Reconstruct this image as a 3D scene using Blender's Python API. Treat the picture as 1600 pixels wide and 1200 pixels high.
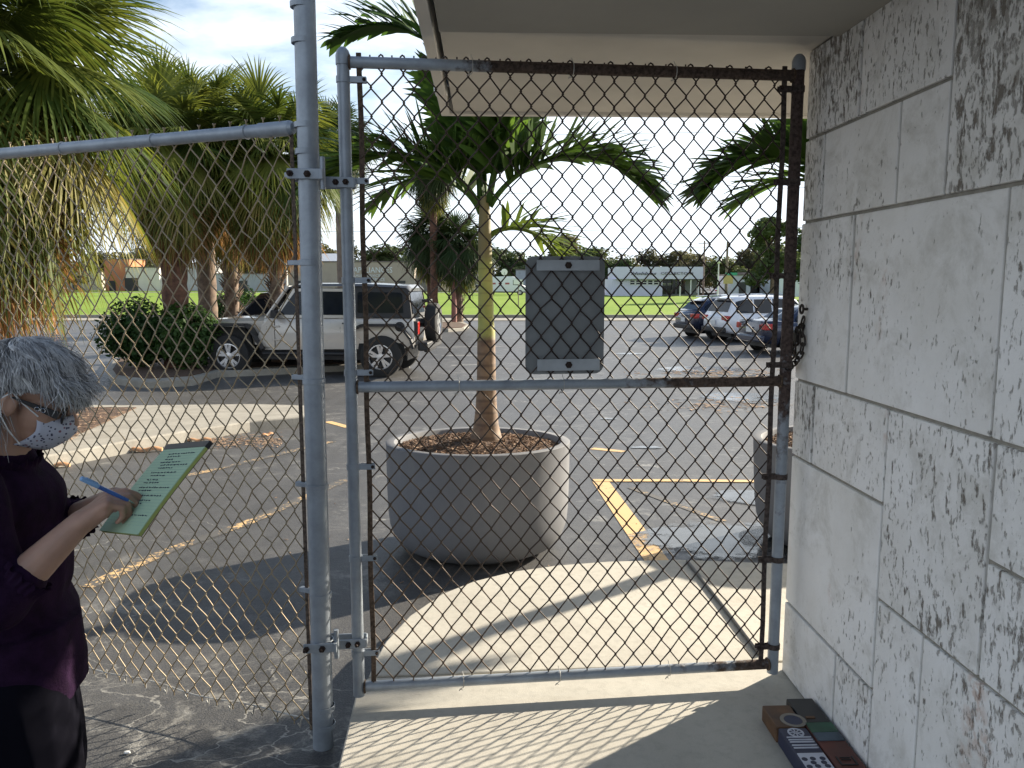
import bpy, bmesh, math, random
from mathutils import Vector, Matrix, Quaternion, noise as mnoise
R = math.radians
random.seed(7)
S = bpy.context.scene
for o in list(bpy.data.objects): bpy.data.objects.remove(o)
COL = S.collection

# ------------------------------------------------------------------ camera
EYE = 1.5; FPX = 1250.0; PITCH = math.atan(160/1250)
cd = bpy.data.cameras.new('camera'); cam = bpy.data.objects.new('camera', cd); COL.objects.link(cam)
cam.location = (0, 0, EYE); cam.rotation_euler = (math.pi/2 - PITCH, 0, 0)
cd.sensor_width = 36; cd.lens = 36*FPX/1600; cd.clip_start = .05; cd.clip_end = 3000
S.camera = cam

# ------------------------------------------------------------------ light
SUN_AZ = Vector((.794, .608, 0)).normalized(); SUN_EL = R(22.5)
SUN = Vector((SUN_AZ.x*math.cos(SUN_EL), SUN_AZ.y*math.cos(SUN_EL), math.sin(SUN_EL)))
sl = bpy.data.lights.new('sun', 'SUN'); so = bpy.data.objects.new('sun', sl); COL.objects.link(so)
sl.energy = 5.0; sl.angle = R(.8); sl.color = (1, .89, .72)
so.rotation_euler = SUN.to_track_quat('Z', 'Y').to_euler(); so.location = SUN*30
S.view_settings.view_transform = 'Standard'; S.view_settings.look = 'None'
S.view_settings.gamma = 1; S.view_settings.exposure = 1.38
try: S.view_settings.use_curve_mapping = False
except Exception: pass
S.render.engine = 'CYCLES'
S.cycles.max_bounces = 8; S.cycles.transparent_max_bounces = 12

W = bpy.data.worlds.new('World'); S.world = W; W.use_nodes = True
nt = W.node_tree; nt.nodes.clear()
def N(t, **k):
    n = nt.nodes.new(t)
    for a, b in k.items(): setattr(n, a, b)
    return n
L = lambda a, b: nt.links.new(a, b)
sky = N('ShaderNodeTexSky', sky_type='NISHITA', sun_disc=False)
sky.sun_elevation = SUN_EL; sky.sun_rotation = math.atan2(SUN_AZ.x, SUN_AZ.y)
sky.air_density = 1.0; sky.dust_density = .6; sky.ozone_density = 1.6
bg1 = N('ShaderNodeBackground'); bg1.inputs[1].default_value = .07; L(sky.outputs[0], bg1.inputs[0])
tc = N('ShaderNodeTexCoord')
mp = N('ShaderNodeMapping'); mp.inputs['Scale'].default_value = (1.0, 1.0, 3.2); mp.inputs['Location'].default_value = (.35, .2, .55)
L(tc.outputs['Generated'], mp.inputs[0])
nz = N('ShaderNodeTexNoise'); nz.inputs['Scale'].default_value = 2.3; nz.inputs['Detail'].default_value = 8; nz.inputs['Roughness'].default_value = .55; nz.inputs['Distortion'].default_value = .25
L(mp.outputs[0], nz.inputs['Vector'])
sx = N('ShaderNodeSeparateXYZ'); L(tc.outputs['Generated'], sx.inputs[0])
m1 = N('ShaderNodeMath', operation='MULTIPLY_ADD'); L(sx.outputs[2], m1.inputs[0]); m1.inputs[1].default_value = -.42; L(nz.outputs[0], m1.inputs[2])
cr = N('ShaderNodeValToRGB'); cr.color_ramp.elements[0].position = .22; cr.color_ramp.elements[1].position = .36
L(m1.outputs[0], cr.inputs[0])
dt = N('ShaderNodeVectorMath', operation='DOT_PRODUCT'); L(tc.outputs['Generated'], dt.inputs[0]); dt.inputs[1].default_value = SUN
pw = N('ShaderNodeMapRange'); pw.inputs[1].default_value = -1; pw.inputs[2].default_value = 1; pw.inputs[3].default_value = .42; pw.inputs[4].default_value = .64
L(dt.outputs['Value'], pw.inputs[0])
nz2 = N('ShaderNodeTexNoise'); nz2.inputs['Scale'].default_value = 5; nz2.inputs['Detail'].default_value = 6; L(mp.outputs[0], nz2.inputs['Vector'])
mr2 = N('ShaderNodeMapRange'); mr2.inputs[1].default_value = .3; mr2.inputs[2].default_value = .7; mr2.inputs[3].default_value = .9; mr2.inputs[4].default_value = 1.15
L(nz2.outputs[0], mr2.inputs[0])
mm = N('ShaderNodeMath', operation='MULTIPLY'); L(pw.outputs[0], mm.inputs[0]); L(mr2.outputs[0], mm.inputs[1])
bg2 = N('ShaderNodeBackground'); bg2.inputs[0].default_value = (.84, .92, 1, 1); L(mm.outputs[0], bg2.inputs[1])
mx = N('ShaderNodeMixShader'); L(cr.outputs[0], mx.inputs[0]); L(bg1.outputs[0], mx.inputs[1]); L(bg2.outputs[0], mx.inputs[2])
wo = N('ShaderNodeOutputWorld'); L(mx.outputs[0], wo.inputs[0])

# ------------------------------------------------------------------ projection helpers (only to find real places)
SP, CP = math.sin(PITCH), math.cos(PITCH)
def ray(u, v):
    dx = (u-800)/FPX; dy = -(v-600)/FPX
    return Vector((dx, CP+dy*SP, dy*CP-SP))
GK = [(-60, -.1), (2.5, -.1), (12, -.48), (18, -.6), (30, -.7), (2500, -.7)]
def gz(y):
    for (a, za), (b, zb) in zip(GK, GK[1:]):
        if y <= b: return za+(zb-za)*(y-a)/(b-a)
    return -.7
def G(u, v, z=None, dz=0):
    d = ray(u, v)
    if z is not None:
        t = (z-EYE)/d.z; p = d*t; return Vector((p.x, p.y, z))
    zz = -.4
    for i in range(40):
        t = (zz+dz-EYE)/d.z; zz = .5*zz+.5*gz(d.y*t)
    return Vector((d.x*t, d.y*t, gz(d.y*t)+dz))
def at(u, v, Y):
    d = ray(u, v); t = Y/d.y; return Vector((d.x*t, Y, EYE+d.z*t))
def on(x, y, dz=0): return Vector((x, y, gz(y)+dz))

# ------------------------------------------------------------------ mesh builder
class MB:
    def __init__(s): s.v = []; s.f = []; s.m = []; s.mi = 0
    def quad(s, *p):
        n = len(s.v); s.v += [Vector(a) for a in p]; s.f.append(tuple(range(n, n+len(p)))); s.m.append(s.mi); return s
    def box(s, c, size, rot=None):
        c = Vector(c); h = [a/2 for a in size]; n = len(s.v)
        for dx in (-1, 1):
            for dy in (-1, 1):
                for dz in (-1, 1):
                    p = Vector((dx*h[0], dy*h[1], dz*h[2]))
                    if rot: p = rot @ p
                    s.v.append(c+p)
        for q in ((0,1,3,2),(4,6,7,5),(0,4,5,1),(2,3,7,6),(0,2,6,4),(1,5,7,3)):
            s.f.append(tuple(n+i for i in q)); s.m.append(s.mi)
        return s
    def rings(s, rs, caps=True, closed=True):
        n = len(s.v); k = len(rs[0])
        for r in rs: s.v += [Vector(p) for p in r]
        for i in range(len(rs)-1):
            for j in range(k if closed else k-1):
                a = n+i*k+j; b = n+i*k+(j+1) % k
                s.f.append((a, b, b+k, a+k)); s.m.append(s.mi)
        if caps and closed:
            s.f.append(tuple(n+j for j in range(k))[::-1]); s.m.append(s.mi)
            s.f.append(tuple(n+(len(rs)-1)*k+j for j in range(k))); s.m.append(s.mi)
        return s
    def tube(s, pts, r, n=8, caps=True, flat=None):
        pts = [Vector(p) for p in pts]; rs = []
        up = Vector((0, 0, 1))
        prev = None
        for i, p in enumerate(pts):
            d = (pts[min(i+1, len(pts)-1)]-pts[max(i-1, 0)])
            if d.length < 1e-9: d = Vector((0, 0, 1))
            d.normalize()
            if prev is None:
                a = d.cross(up)
                if a.length < .05: a = d.cross(Vector((0, 1, 0)))
            else:
                a = prev - d*prev.dot(d)
                if a.length < 1e-4: a = d.cross(up)
            a.normalize(); prev = a; b = d.cross(a)
            rr = r[i] if isinstance(r, (list, tuple)) else r
            rs.append([p+a*rr*math.cos(2*math.pi*j/n)+b*rr*(flat or 1)*math.sin(2*math.pi*j/n) for j in range(n)])
        return s.rings(rs, caps)
    def cyl(s, p0, p1, r0, r1=None, n=16): return s.tube([p0, p1], [r0, r1 if r1 is not None else r0], n)
    def lathe(s, prof, c=(0, 0, 0), n=32, ax='Z', caps=False, M=None):
        c = Vector(c); rs = []
        for r, z in prof:
            ring = []
            for j in range(n):
                a = 2*math.pi*j/n
                p = Vector((r*math.cos(a), r*math.sin(a), z))
                if ax == 'Y': p = Vector((p.x, p.z, p.y))
                if ax == 'X': p = Vector((p.z, p.x, p.y))
                if M: p = M @ p
                ring.append(c+p)
            rs.append(ring)
        return s.rings(rs, caps)
    def poly_prism(s, pts, z0, z1):
        # pts: list of (x,y); z may be callables
        f0 = z0 if callable(z0) else (lambda x, y: z0); f1 = z1 if callable(z1) else (lambda x, y: z1)
        return s.rings([[Vector((x, y, f0(x, y))) for x, y in pts], [Vector((x, y, f1(x, y))) for x, y in pts]])
    def prism(s, pts, off):
        # pts 3-D polygon, extruded by vector off
        off = Vector(off); return s.rings([[Vector(p) for p in pts], [Vector(p)+off for p in pts]])
    def build(s, name, mat, parent=None, smooth=None, bevel=0, loc=None, seg=2, **tags):
        me = bpy.data.meshes.new(name); me.from_pydata([tuple(p) for p in s.v], [], s.f)
        mats = mat if isinstance(mat, (list, tuple)) else [mat]
        for m in mats: me.materials.append(m)
        if len(mats) > 1: me.polygons.foreach_set('material_index', s.m)
        bm = bmesh.new(); bm.from_mesh(me); bmesh.ops.recalc_face_normals(bm, faces=bm.faces) if tags.pop('recalc', True) else None; bm.to_mesh(me); bm.free()
        if smooth is not None:
            me.polygons.foreach_set('use_smooth', [True]*len(me.polygons)); me.set_sharp_from_angle(angle=R(smooth))
        me.update()
        o = bpy.data.objects.new(name, me); COL.objects.link(o)
        if parent: o.parent = parent
        if loc is not None: o.location = loc
        if bevel:
            b = o.modifiers.new('bevel', 'BEVEL'); b.width = bevel; b.segments = seg; b.limit_method = 'ANGLE'; b.angle_limit = R(35)
        for k, v in tags.items(): o[k] = v
        return o
def thing(name, label, cat, loc=(0, 0, 0), rotz=0, group=None):
    o = bpy.data.objects.new(name, None); COL.objects.link(o); o.empty_display_size = .2
    o.location = loc; o.rotation_euler = (0, 0, rotz); o['label'] = label; o['category'] = cat
    if group: o['group'] = group
    return o
def tag(o, label, cat, group=None):
    o['label'] = label; o['category'] = cat
    if group: o['group'] = group
    return o
def dup(root, loc=None, rotz=None, label=None, scale=None, group=None):
    r = root.copy(); COL.objects.link(r)
    if loc is not None: r.location = loc
    if rotz is not None: r.rotation_euler = (0, 0, rotz)
    if scale: r.scale = scale if isinstance(scale, (tuple, list)) else (scale,)*3
    if label: r['label'] = label
    if group: r['group'] = group
    for ch in list(root.children):
        c = ch.copy(); COL.objects.link(c); c.parent = r
        for g in ch.children:
            d = g.copy(); COL.objects.link(d); d.parent = c
    return r
def struct(mb, name, mat, **k):
    o = mb.build(name, mat, **k); o['kind'] = 'structure'; return o

# ------------------------------------------------------------------ materials
MATS = {}
class NM:
    def __init__(s, name):
        s.m = bpy.data.materials.new(name); s.m.use_nodes = True; s.t = s.m.node_tree; s.p = s.t.nodes['Principled BSDF']; s.o = s.t.nodes['Material Output']
    def n(s, t, **k):
        x = s.t.nodes.new(t)
        for a, b in k.items(): setattr(x, a, b)
        return x
    def l(s, a, b): s.t.links.new(a, b)
    def coord(s, kind='Object', scale=(1, 1, 1), rnd=False):
        c = s.n('ShaderNodeTexCoord'); m = s.n('ShaderNodeMapping'); m.inputs['Scale'].default_value = scale
        if kind == 'World':
            g = s.n('ShaderNodeNewGeometry'); s.l(g.outputs['Position'], m.inputs[0])
        else: s.l(c.outputs[kind], m.inputs[0])
        if rnd:
            i = s.n('ShaderNodeObjectInfo'); q = s.n('ShaderNodeMath', operation='MULTIPLY'); q.inputs[1].default_value = 37.0
            s.l(i.outputs['Random'], q.inputs[0]); s.l(q.outputs[0], m.inputs['Location'])
        return m.outputs[0]
    def noise(s, vec, scale, detail=5, rough=.55, dist=0):
        x = s.n('ShaderNodeTexNoise'); x.inputs['Scale'].default_value = scale; x.inputs['Detail'].default_value = detail
        x.inputs['Roughness'].default_value = rough; x.inputs['Distortion'].default_value = dist
        s.l(vec, x.inputs['Vector']); return x.outputs[0]
    def mapr(s, x, a, b, c=0, d=1, smooth=False):
        r = s.n('ShaderNodeMapRange')
        if smooth: r.interpolation_type = 'SMOOTHSTEP'
        for i, q in enumerate((a, b, c, d)): r.inputs[i+1].default_value = q
        s.l(x, r.inputs[0]); return r.outputs[0]
    def mix(s, f, a, b, mode='MIX'):
        x = s.n('ShaderNodeMix', data_type='RGBA', blend_type=mode)
        if isinstance(f, (int, float)): x.inputs[0].default_value = f
        else: s.l(f, x.inputs[0])
        for i, q in ((6, a), (7, b)):
            if isinstance(q, tuple): x.inputs[i].default_value = (*q[:3], 1)
            else: s.l(q, x.inputs[i])
        return x.outputs[2]
    def math(s, op, a, b=0):
        x = s.n('ShaderNodeMath', operation=op)
        for i, q in ((0, a), (1, b)):
            if isinstance(q, (int, float)): x.inputs[i].default_value = q
            else: s.l(q, x.inputs[i])
        return x.outputs[0]
    def col(s, c): s.l(c, s.p.inputs['Base Color']) if not isinstance(c, tuple) else setattr(s.p.inputs['Base Color'], 'default_value', (*c[:3], 1))
    def rough(s, r): s.l(r, s.p.inputs['Roughness']) if not isinstance(r, (int, float)) else setattr(s.p.inputs['Roughness'], 'default_value', r)
    def bump(s, h, strength=.3, dist=.01):
        b = s.n('ShaderNodeBump'); b.inputs['Strength'].default_value = strength; b.inputs['Distance'].default_value = dist
        s.l(h, b.inputs['Height']); s.l(b.outputs[0], s.p.inputs['Normal'])
def plain(name, col, rough=.6, metal=0, var=.18, scale=8, bump=0, spec=None, coat=0, kind='Object'):
    k = NM(name); v = k.coord(kind, rnd=(kind == 'Object')); nz = k.noise(v, scale, 5)
    f = k.mapr(nz, .3, .7)
    c0 = tuple(x*(1-var) for x in col); c1 = tuple(min(1, x*(1+var)) for x in col)
    k.col(k.mix(f, c0, c1)); k.rough(k.mapr(nz, .2, .8, max(0, rough-.08), min(1, rough+.08)))
    k.p.inputs['Metallic'].default_value = metal
    if spec is not None: k.p.inputs['Specular IOR Level'].default_value = spec
    if coat: k.p.inputs['Coat Weight'].default_value = coat; k.p.inputs['Coat Roughness'].default_value = .05
    if bump: k.bump(k.noise(v, scale*6, 4), bump, .004)
    return k.m
def leafmat(name, c0, c1, trans=.45, tip=None, rough=.45):
    k = NM(name); i = k.n('ShaderNodeObjectInfo'); v = k.coord('Object', rnd=True)
    nz = k.noise(v, 3.5, 3); f = k.math('ADD', k.math('MULTIPLY', i.outputs['Random'], .6), k.math('MULTIPLY', nz, .5))
    c = k.mix(k.mapr(f, .25, .85), c0, c1); k.col(c); k.rough(max(rough, .55)); k.p.inputs['Specular IOR Level'].default_value = .22
    t = k.n('ShaderNodeBsdfTranslucent'); k.l(k.mix(.5, c, k.mix(1.0, c, (1.0, .9, .35), 'MULTIPLY')), t.inputs[0])
    x = k.n('ShaderNodeMixShader'); x.inputs[0].default_value = trans
    k.l(k.p.outputs[0], x.inputs[1]); k.l(t.outputs[0], x.inputs[2]); k.l(x.outputs[0], k.o.inputs[0])
    return k.m
M = MATS
def mk_asphalt():
    k = NM('asphalt'); v = k.coord('World')
    big = k.noise(v, .35, 6, .6); fine = k.noise(v, 160, 2, .6); mid = k.noise(v, 9, 6, .65)
    c = k.mix(k.mapr(big, .35, .65), (.034, .035, .040), (.064, .065, .071))
    c = k.mix(k.mapr(fine, .38, .72), c, (.13, .127, .12))
    c = k.mix(k.mapr(mid, .45, .75, 0, .5), c, (.035, .035, .037))
    oil = k.mapr(k.noise(v, 1.15, 7, .72, .6), .60, .70, 0, .55); c = k.mix(oil, c, (.028, .027, .028)); trk = k.noise(k.coord('World', (2.2, .12, 1)), 1.3, 4, .6); c = k.mix(k.mapr(trk, .52, .70, 0, .45), c, (.11, .11, .112))
    # pale scuffs and cracks filled with sand
    vv = k.coord('World', (1.0, 1.7, 1)); wn = k.n('ShaderNodeTexNoise'); wn.inputs['Scale'].default_value = 2.2; wn.inputs['Detail'].default_value = 5; k.l(vv, wn.inputs['Vector'])
    add = k.n('ShaderNodeVectorMath', operation='MULTIPLY_ADD'); k.l(wn.outputs['Color'], add.inputs[0]); add.inputs[1].default_value = (.9, .9, .9); k.l(vv, add.inputs[2])
    vo = k.n('ShaderNodeTexVoronoi', feature='DISTANCE_TO_EDGE'); vo.inputs['Scale'].default_value = 1.5; k.l(add.outputs[0], vo.inputs['Vector'])
    msk = k.mapr(k.noise(v, .7, 3), .56, .64)
    sy = k.n('ShaderNodeSeparateXYZ'); k.l(v, sy.inputs[0]); nearf = k.math('MULTIPLY', k.mapr(sy.outputs[1], 3.9, 2.7), k.mapr(sy.outputs[0], -.2, -.7))   # sand and salt collect along the foot of the fence
    cr = k.math('MULTIPLY', k.mapr(vo.outputs['Distance'], .002, .012, 1, 0), k.math('MAXIMUM', msk, nearf))
    sand = k.math('MULTIPLY', k.mapr(k.noise(v, 4, 9, .8, .3), .52, .66), k.math('MAXIMUM', k.math('MULTIPLY', k.mapr(k.noise(v, .9, 2), .47, .60), .7), nearf))
    ff = k.math('MAXIMUM', k.math('MULTIPLY', cr, .8), k.math('MULTIPLY', sand, .75))
    c = k.mix(ff, c, (.38, .37, .34)); k.col(c)
    k.rough(k.mapr(big, .3, .7, .44, .56)); k.p.inputs['Specular IOR Level'].default_value = .42
    k.bump(k.math('ADD', fine, k.math('MULTIPLY', mid, 2)), .55, .004); return k.m
def mk_concrete(name, c0, c1, s=1.0):
    k = NM(name); v = k.coord('World'); a = k.noise(v, 1.6*s, 7, .62); b = k.noise(v, 240, 2); d = k.noise(v, 22*s, 6, .7)
    c = k.mix(k.mapr(a, .3, .7), c0, c1); c = k.mix(k.mapr(d, .48, .75, 0, .5), c, tuple(x*.6 for x in c0)); e_ = k.noise(v, .9*s, 8, .7, 1.0); c = k.mix(k.mapr(e_, .56, .72, 0, .45), c, tuple(x*y for x, y in zip(c0, (.66, .62, .55)))); c = k.mix(k.mapr(b, .35, .75, 0, .3), c, tuple(x*1.2 for x in c1))
    k.col(c); k.rough(.85); k.bump(k.math('ADD', b, k.math('MULTIPLY', d, 2)), .35, .002); return k.m
def mk_stone():
    k = NM('coral_stone'); v = k.coord('Object', rnd=True); i = k.n('ShaderNodeObjectInfo'); ocs = k.n('ShaderNodeSeparateColor'); k.l(i.outputs['Color'], ocs.inputs[0]); rnd = k.math('SUBTRACT', .5, ocs.outputs[0])
    vz = k.coord('Object', (1, 1, .42), rnd=True)
    a = k.noise(v, 3, 6, .6); b = k.noise(v, 60, 3)
    c = k.mix(k.mapr(a, .3, .72), (.74, .73, .71), (.88, .88, .885))
    grime = k.noise(v, 5.5, 8, .72, .4)
    c = k.mix(k.mapr(grime, .50, .78, 0, .65), c, (.33, .31, .255))
    cn = k.noise(v, 1.6, 4, .6); region = k.mapr(cn, .44, .60)
    thr = k.math('ADD', k.math('MULTIPLY', rnd, .16), k.math('MULTIPLY', k.math('SUBTRACT', region, .4), -.07))   # density of pits differs per slab and place
    p1 = k.noise(vz, 44, 5, .64, .2); p2 = k.noise(vz, 75, 4, .6, .2); p3 = k.noise(vz, 7, 10, .82, .3)
    q1 = k.mapr(k.math('SUBTRACT', p1, thr), .61, .69); q2 = k.mapr(k.math('SUBTRACT', p2, thr), .605, .685); q3 = k.mapr(k.math('SUBTRACT', p3, thr), .65, .73)
    pit = k.math('MAXIMUM', k.math('MAXIMUM', q1, k.math('MULTIPLY', q2, .7)), q3)
    c = k.mix(k.math('MULTIPLY', pit, .9), c, (.15, .125, .10))
    st = k.math('MULTIPLY', k.mapr(k.noise(vz, 2.1, 5, .6), .61, .68), k.mapr(k.noise(v, 30, 4), .42, .56))
    c = k.mix(k.math('MULTIPLY', st, .55), c, (.45, .25, .16)); k.col(c)
    k.rough(.9); h = k.math('SUBTRACT', k.math('ADD', k.math('MULTIPLY', a, .6), k.math('MULTIPLY', b, .25)), k.math('MULTIPLY', pit, 1.2))
    k.bump(h, .75, .006); return k.m
def mk_galv(name, rust=None, axis=0, soft=.25, base=(.30, .34, .39), rustcol=(.046, .033, .027)):
    k = NM(name); v = k.coord('Object'); nz = k.noise(v, 14, 6, .65); fine = k.noise(v, 90, 3)
    c = k.mix(k.mapr(nz, .3, .7), tuple(x*.8 for x in base), tuple(x*1.15 for x in base))
    k.p.inputs['Metallic'].default_value = .25
    if rust is not None:
        s = k.n('ShaderNodeSeparateXYZ'); k.l(v, s.inputs[0])
        pos = k.math('ADD', s.outputs[axis], k.math('MULTIPLY', k.math('SUBTRACT', nz, .5), soft*3))
        f = k.mapr(pos, rust-soft*.25, rust+soft*.25)
        rc = k.mix(k.mapr(fine, .35, .65), rustcol, tuple(x*2.6 for x in rustcol)); c = k.mix(f, c, rc)
        k.rough(k.mapr(f, 0, 1, .42, .92)); k.bump(k.math('MULTIPLY', k.math('ADD', fine, nz), f), .6, .003)
    else:
        # rust freckles
        f = k.mapr(k.noise(v, 35, 5, .7), .68, .74); c = k.mix(k.math('MULTIPLY', f, .7), c, (.14, .07, .04)); k.rough(.42)
    k.col(c); return k.m
M['asphalt'] = mk_asphalt()
M['slab'] = mk_concrete('walk_concrete', (.39, .37, .325), (.50, .48, .425))
M['curb'] = mk_concrete('kerb_concrete', (.22, .205, .175), (.35, .33, .285), 2)
M['stone'] = mk_stone()
M['mortar'] = plain('mortar', (.30, .28, .24), .95, scale=30, bump=.5)
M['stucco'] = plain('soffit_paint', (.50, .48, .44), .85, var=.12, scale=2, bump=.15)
M['fascia'] = plain('fascia_paint', (.62, .60, .56), .8, var=.06, scale=2, bump=.1)
M['galv'] = mk_galv('galvanised_pipe')
M['galv_top'] = mk_galv('top_rail_pipe', .43, 0, .12)
M['galv_mid'] = mk_galv('mid_rail_pipe', 1.02, 0, .5)
M['galv_bot'] = mk_galv('bottom_rail_pipe', 1.3, 0, .5)
M['rusty'] = mk_galv('rusty_pipe', -1, 0, .5, rustcol=(.042, .033, .030))
M['rust_stile'] = mk_galv('latch_stile_pipe', 1.0, 2, .55, rustcol=(.042, .030, .027))
M['rustbar'] = mk_galv('rusty_bar', -1, 0, .3, rustcol=(.06, .042, .03))
M['fencebar'] = mk_galv('fence_bar', -1, 0, .3, rustcol=(.06, .045, .035))
M['bolt'] = plain('bolt_rust', (.035, .022, .018), .8, .3, scale=60)
def mk_wire(name, a, b, rough=.5, metal=.3, grad=False):
    k = NM(name); v = k.coord('Object'); nz = k.noise(v, 9, 5, .6); f = k.mapr(nz, .38, .62)
    if grad:
        s = k.n('ShaderNodeSeparateXYZ'); k.l(v, s.inputs[0])
        f = k.mapr(k.math('ADD', k.math('ADD', s.outputs[0], k.math('MULTIPLY', s.outputs[2], .25)), k.math('MULTIPLY', nz, .5)), .55, 1.3)
    k.col(k.mix(f, a, b)); k.rough(rough); k.p.inputs['Metallic'].default_value = metal; return k.m
M['wire_gate'] = mk_wire('gate_wire', (.11, .08, .058), (.035, .023, .020), .6, .35, True)
M['wire_fence'] = mk_wire('fence_wire', (.20, .15, .09), (.33, .27, .18), .5, .35)
M['wire_white'] = mk_wire('tension_wire', (.5, .5, .48), (.35, .34, .32), .5, .3)
def mk_pot():
    k = NM('planter_plaster'); v = k.coord('Object', rnd=True); s = k.n('ShaderNodeSeparateXYZ'); k.l(v, s.inputs[0])
    a = k.noise(v, 2.5, 7, .65); vz = k.coord('Object', (1, 1, .12), rnd=True); st = k.noise(vz, 9, 5, .6)
    c = k.mix(k.mapr(a, .3, .7), (.14, .145, .16), (.18, .185, .20)); c = k.mix(k.mapr(st, .52, .72, 0, .25), c, (.24, .235, .22))
    k.col(c); k.rough(.8); k.bump(k.noise(v, 70, 4), .2, .003); return k.m
M['planter'] = mk_pot()
M['soil'] = plain('mulch', (.085, .05, .032), .95, var=.6, scale=60, bump=.8)
M['chip'] = plain('mulch_chips', (.15, .09, .055), .9, var=.6, scale=25)
M['chip2'] = plain('pale_chips', (.30, .20, .13), .9, var=.5, scale=15)
M['leaf_pinnate'] = leafmat('feather_palm_leaf', (.045, .10, .02), (.095, .175, .035), .45)
M['leaf_pinnate_lit'] = leafmat('sunlit_palm_leaf', (.12, .20, .035), (.20, .26, .05), .5)  # sunlight on the short low frond painted into a brighter, yellower leaf colour
M['leaf_fan'] = leafmat('fan_palm_leaf', (.038, .074, .016), (.165, .19, .04), .42)
M['leaf_fan_y'] = leafmat('old_fan_palm_leaf', (.10, .135, .03), (.27, .23, .07), .42)
M['leaf_dead'] = leafmat('dead_fan_palm_leaf', (.26, .13, .055), (.46, .27, .13), .35, rough=.8)
M['leaf_dark'] = leafmat('far_palm_leaf', (.022, .045, .016), (.06, .085, .03), .35)
M['leaf_bush'] = leafmat('hedge_leaf', (.02, .055, .014), (.07, .13, .03), .3)
M['leaf_tree'] = leafmat('tree_leaf', (.045, .075, .028), (.11, .14, .055), .4)
M['leaf_tree2'] = leafmat('olive_tree_leaf', (.075, .08, .045), (.15, .145, .08), .4)
M['bark'] = plain('bark', (.16, .115, .085), .95, var=.45, scale=7, bump=.9)
M['bark_red'] = plain('palm_bark_red', (.115, .058, .038), .95, var=.5, scale=9, bump=1)
M['wood_pole'] = plain('weathered_wood', (.19, .15, .12), .9, var=.3, scale=4, bump=.5)
def mk_ptrunk():
    k = NM('smooth_palm_trunk'); v = k.coord('Object'); s = k.n('ShaderNodeSeparateXYZ'); k.l(v, s.inputs[0])
    z = s.outputs[2]; nz = k.noise(v, 12, 5)
    br = k.mix(k.mapr(nz, .35, .65), (.13, .075, .045), (.24, .155, .09))
    ring = k.n('ShaderNodeTexWave', wave_type='BANDS', bands_direction='Z'); ring.inputs['Scale'].default_value = 4.2; ring.inputs['Distortion'].default_value = 1.2; ring.inputs['Detail'].default_value = 2; k.l(v, ring.inputs['Vector'])
    br = k.mix(k.mapr(ring.outputs['Fac'], .75, 1, 0, .6), br, (.07, .04, .025))
    gr = k.mix(k.mapr(nz, .3, .7), (.26, .28, .07), (.38, .36, .10))
    gr = k.mix(k.mapr(ring.outputs['Fac'], .93, 1, 0, .4), gr, (.20, .15, .05))
    c = k.mix(k.mapr(k.math('ADD', z, k.math('MULTIPLY', nz, .04)), .66, .70), br, gr)
    c = k.mix(k.mapr(k.math('ADD', z, k.math('MULTIPLY', nz, .12)), 1.14, 1.24), c, (.17, .14, .055))
    k.col(c); k.rough(.6); k.bump(k.math('ADD', nz, ring.outputs['Fac']), .35, .004); return k.m
M['ptrunk'] = mk_ptrunk()
def mk_grass():
    k = NM('field_grass'); v = k.coord('World', (1, .35, 1)); a = k.noise(v, .12, 5); b = k.noise(v, 3, 6, .7)
    c = k.mix(k.mapr(a, .35, .65), (.17, .26, .04), (.23, .32, .055)); c = k.mix(k.mapr(b, .4, .7, 0, .6), c, (.14, .23, .035))
    k.col(c); k.rough(.95); k.p.inputs['Specular IOR Level'].default_value = .1; k.bump(b, .6, .05)
    t = k.n('ShaderNodeBsdfTranslucent'); k.l(c, t.inputs[0]); return k.m
M['grass'] = mk_grass()
def mk_yellow(name, wear):
    k = NM(name); v = k.coord('World'); a = k.noise(v, 30, 6, .7); b = k.noise(v, 3.0, 3)
    f = k.mapr(k.math('ADD', a, k.math('MULTIPLY', b, .5)), wear, wear+.08)
    k.col(k.mix(f, (.62, .41, .19), (.085, .083, .08))); k.rough(.7); k.bump(a, .3, .003); return k.m
M['yellow'] = mk_yellow('yellow_paint', .86); M['yellow_worn'] = mk_yellow('worn_yellow_paint', .64)
M['white_worn'] = plain('worn_white_paint', (.35, .35, .34), .7, var=.4, scale=8, kind='World')
def mk_water():
    k = NM('puddle_water'); v = k.coord('World'); nzz = k.noise(v, 5, 6, .7); k.col(k.mix(k.mapr(nzz, .4, .7), (.10, .105, .11), (.07, .07, .07))); k.rough(k.mapr(nzz, .35, .7, .04, .30)); k.p.inputs['IOR'].default_value = 1.33
    k.p.inputs['Specular IOR Level'].default_value = .8; k.bump(k.noise(v, 26, 3), .08, .003)
    gco = k.n('ShaderNodeTexCoord'); vm = k.n('ShaderNodeVectorMath', operation='MULTIPLY_ADD'); k.l(gco.outputs['Generated'], vm.inputs[0]); vm.inputs[1].default_value = (2, 2, 0); vm.inputs[2].default_value = (-1, -1, 0)
    ln = k.n('ShaderNodeVectorMath', operation='LENGTH'); k.l(vm.outputs[0], ln.inputs[0]); edge = k.math('ADD', k.math('SUBTRACT', 1.0, ln.outputs['Value']), k.math('MULTIPLY', k.math('SUBTRACT', k.noise(v, 7, 8, .75), .5), 1.6))
    al = k.mapr(edge, .12, .42, 0, .92, True); tr = k.n('ShaderNodeBsdfTransparent'); mxs = k.n('ShaderNodeMixShader'); k.l(al, mxs.inputs[0]); k.l(tr.outputs[0], mxs.inputs[1]); k.l(k.p.outputs[0], mxs.inputs[2]); k.l(mxs.outputs[0], k.o.inputs[0]); return k.m
M['water'] = mk_water()
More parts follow.
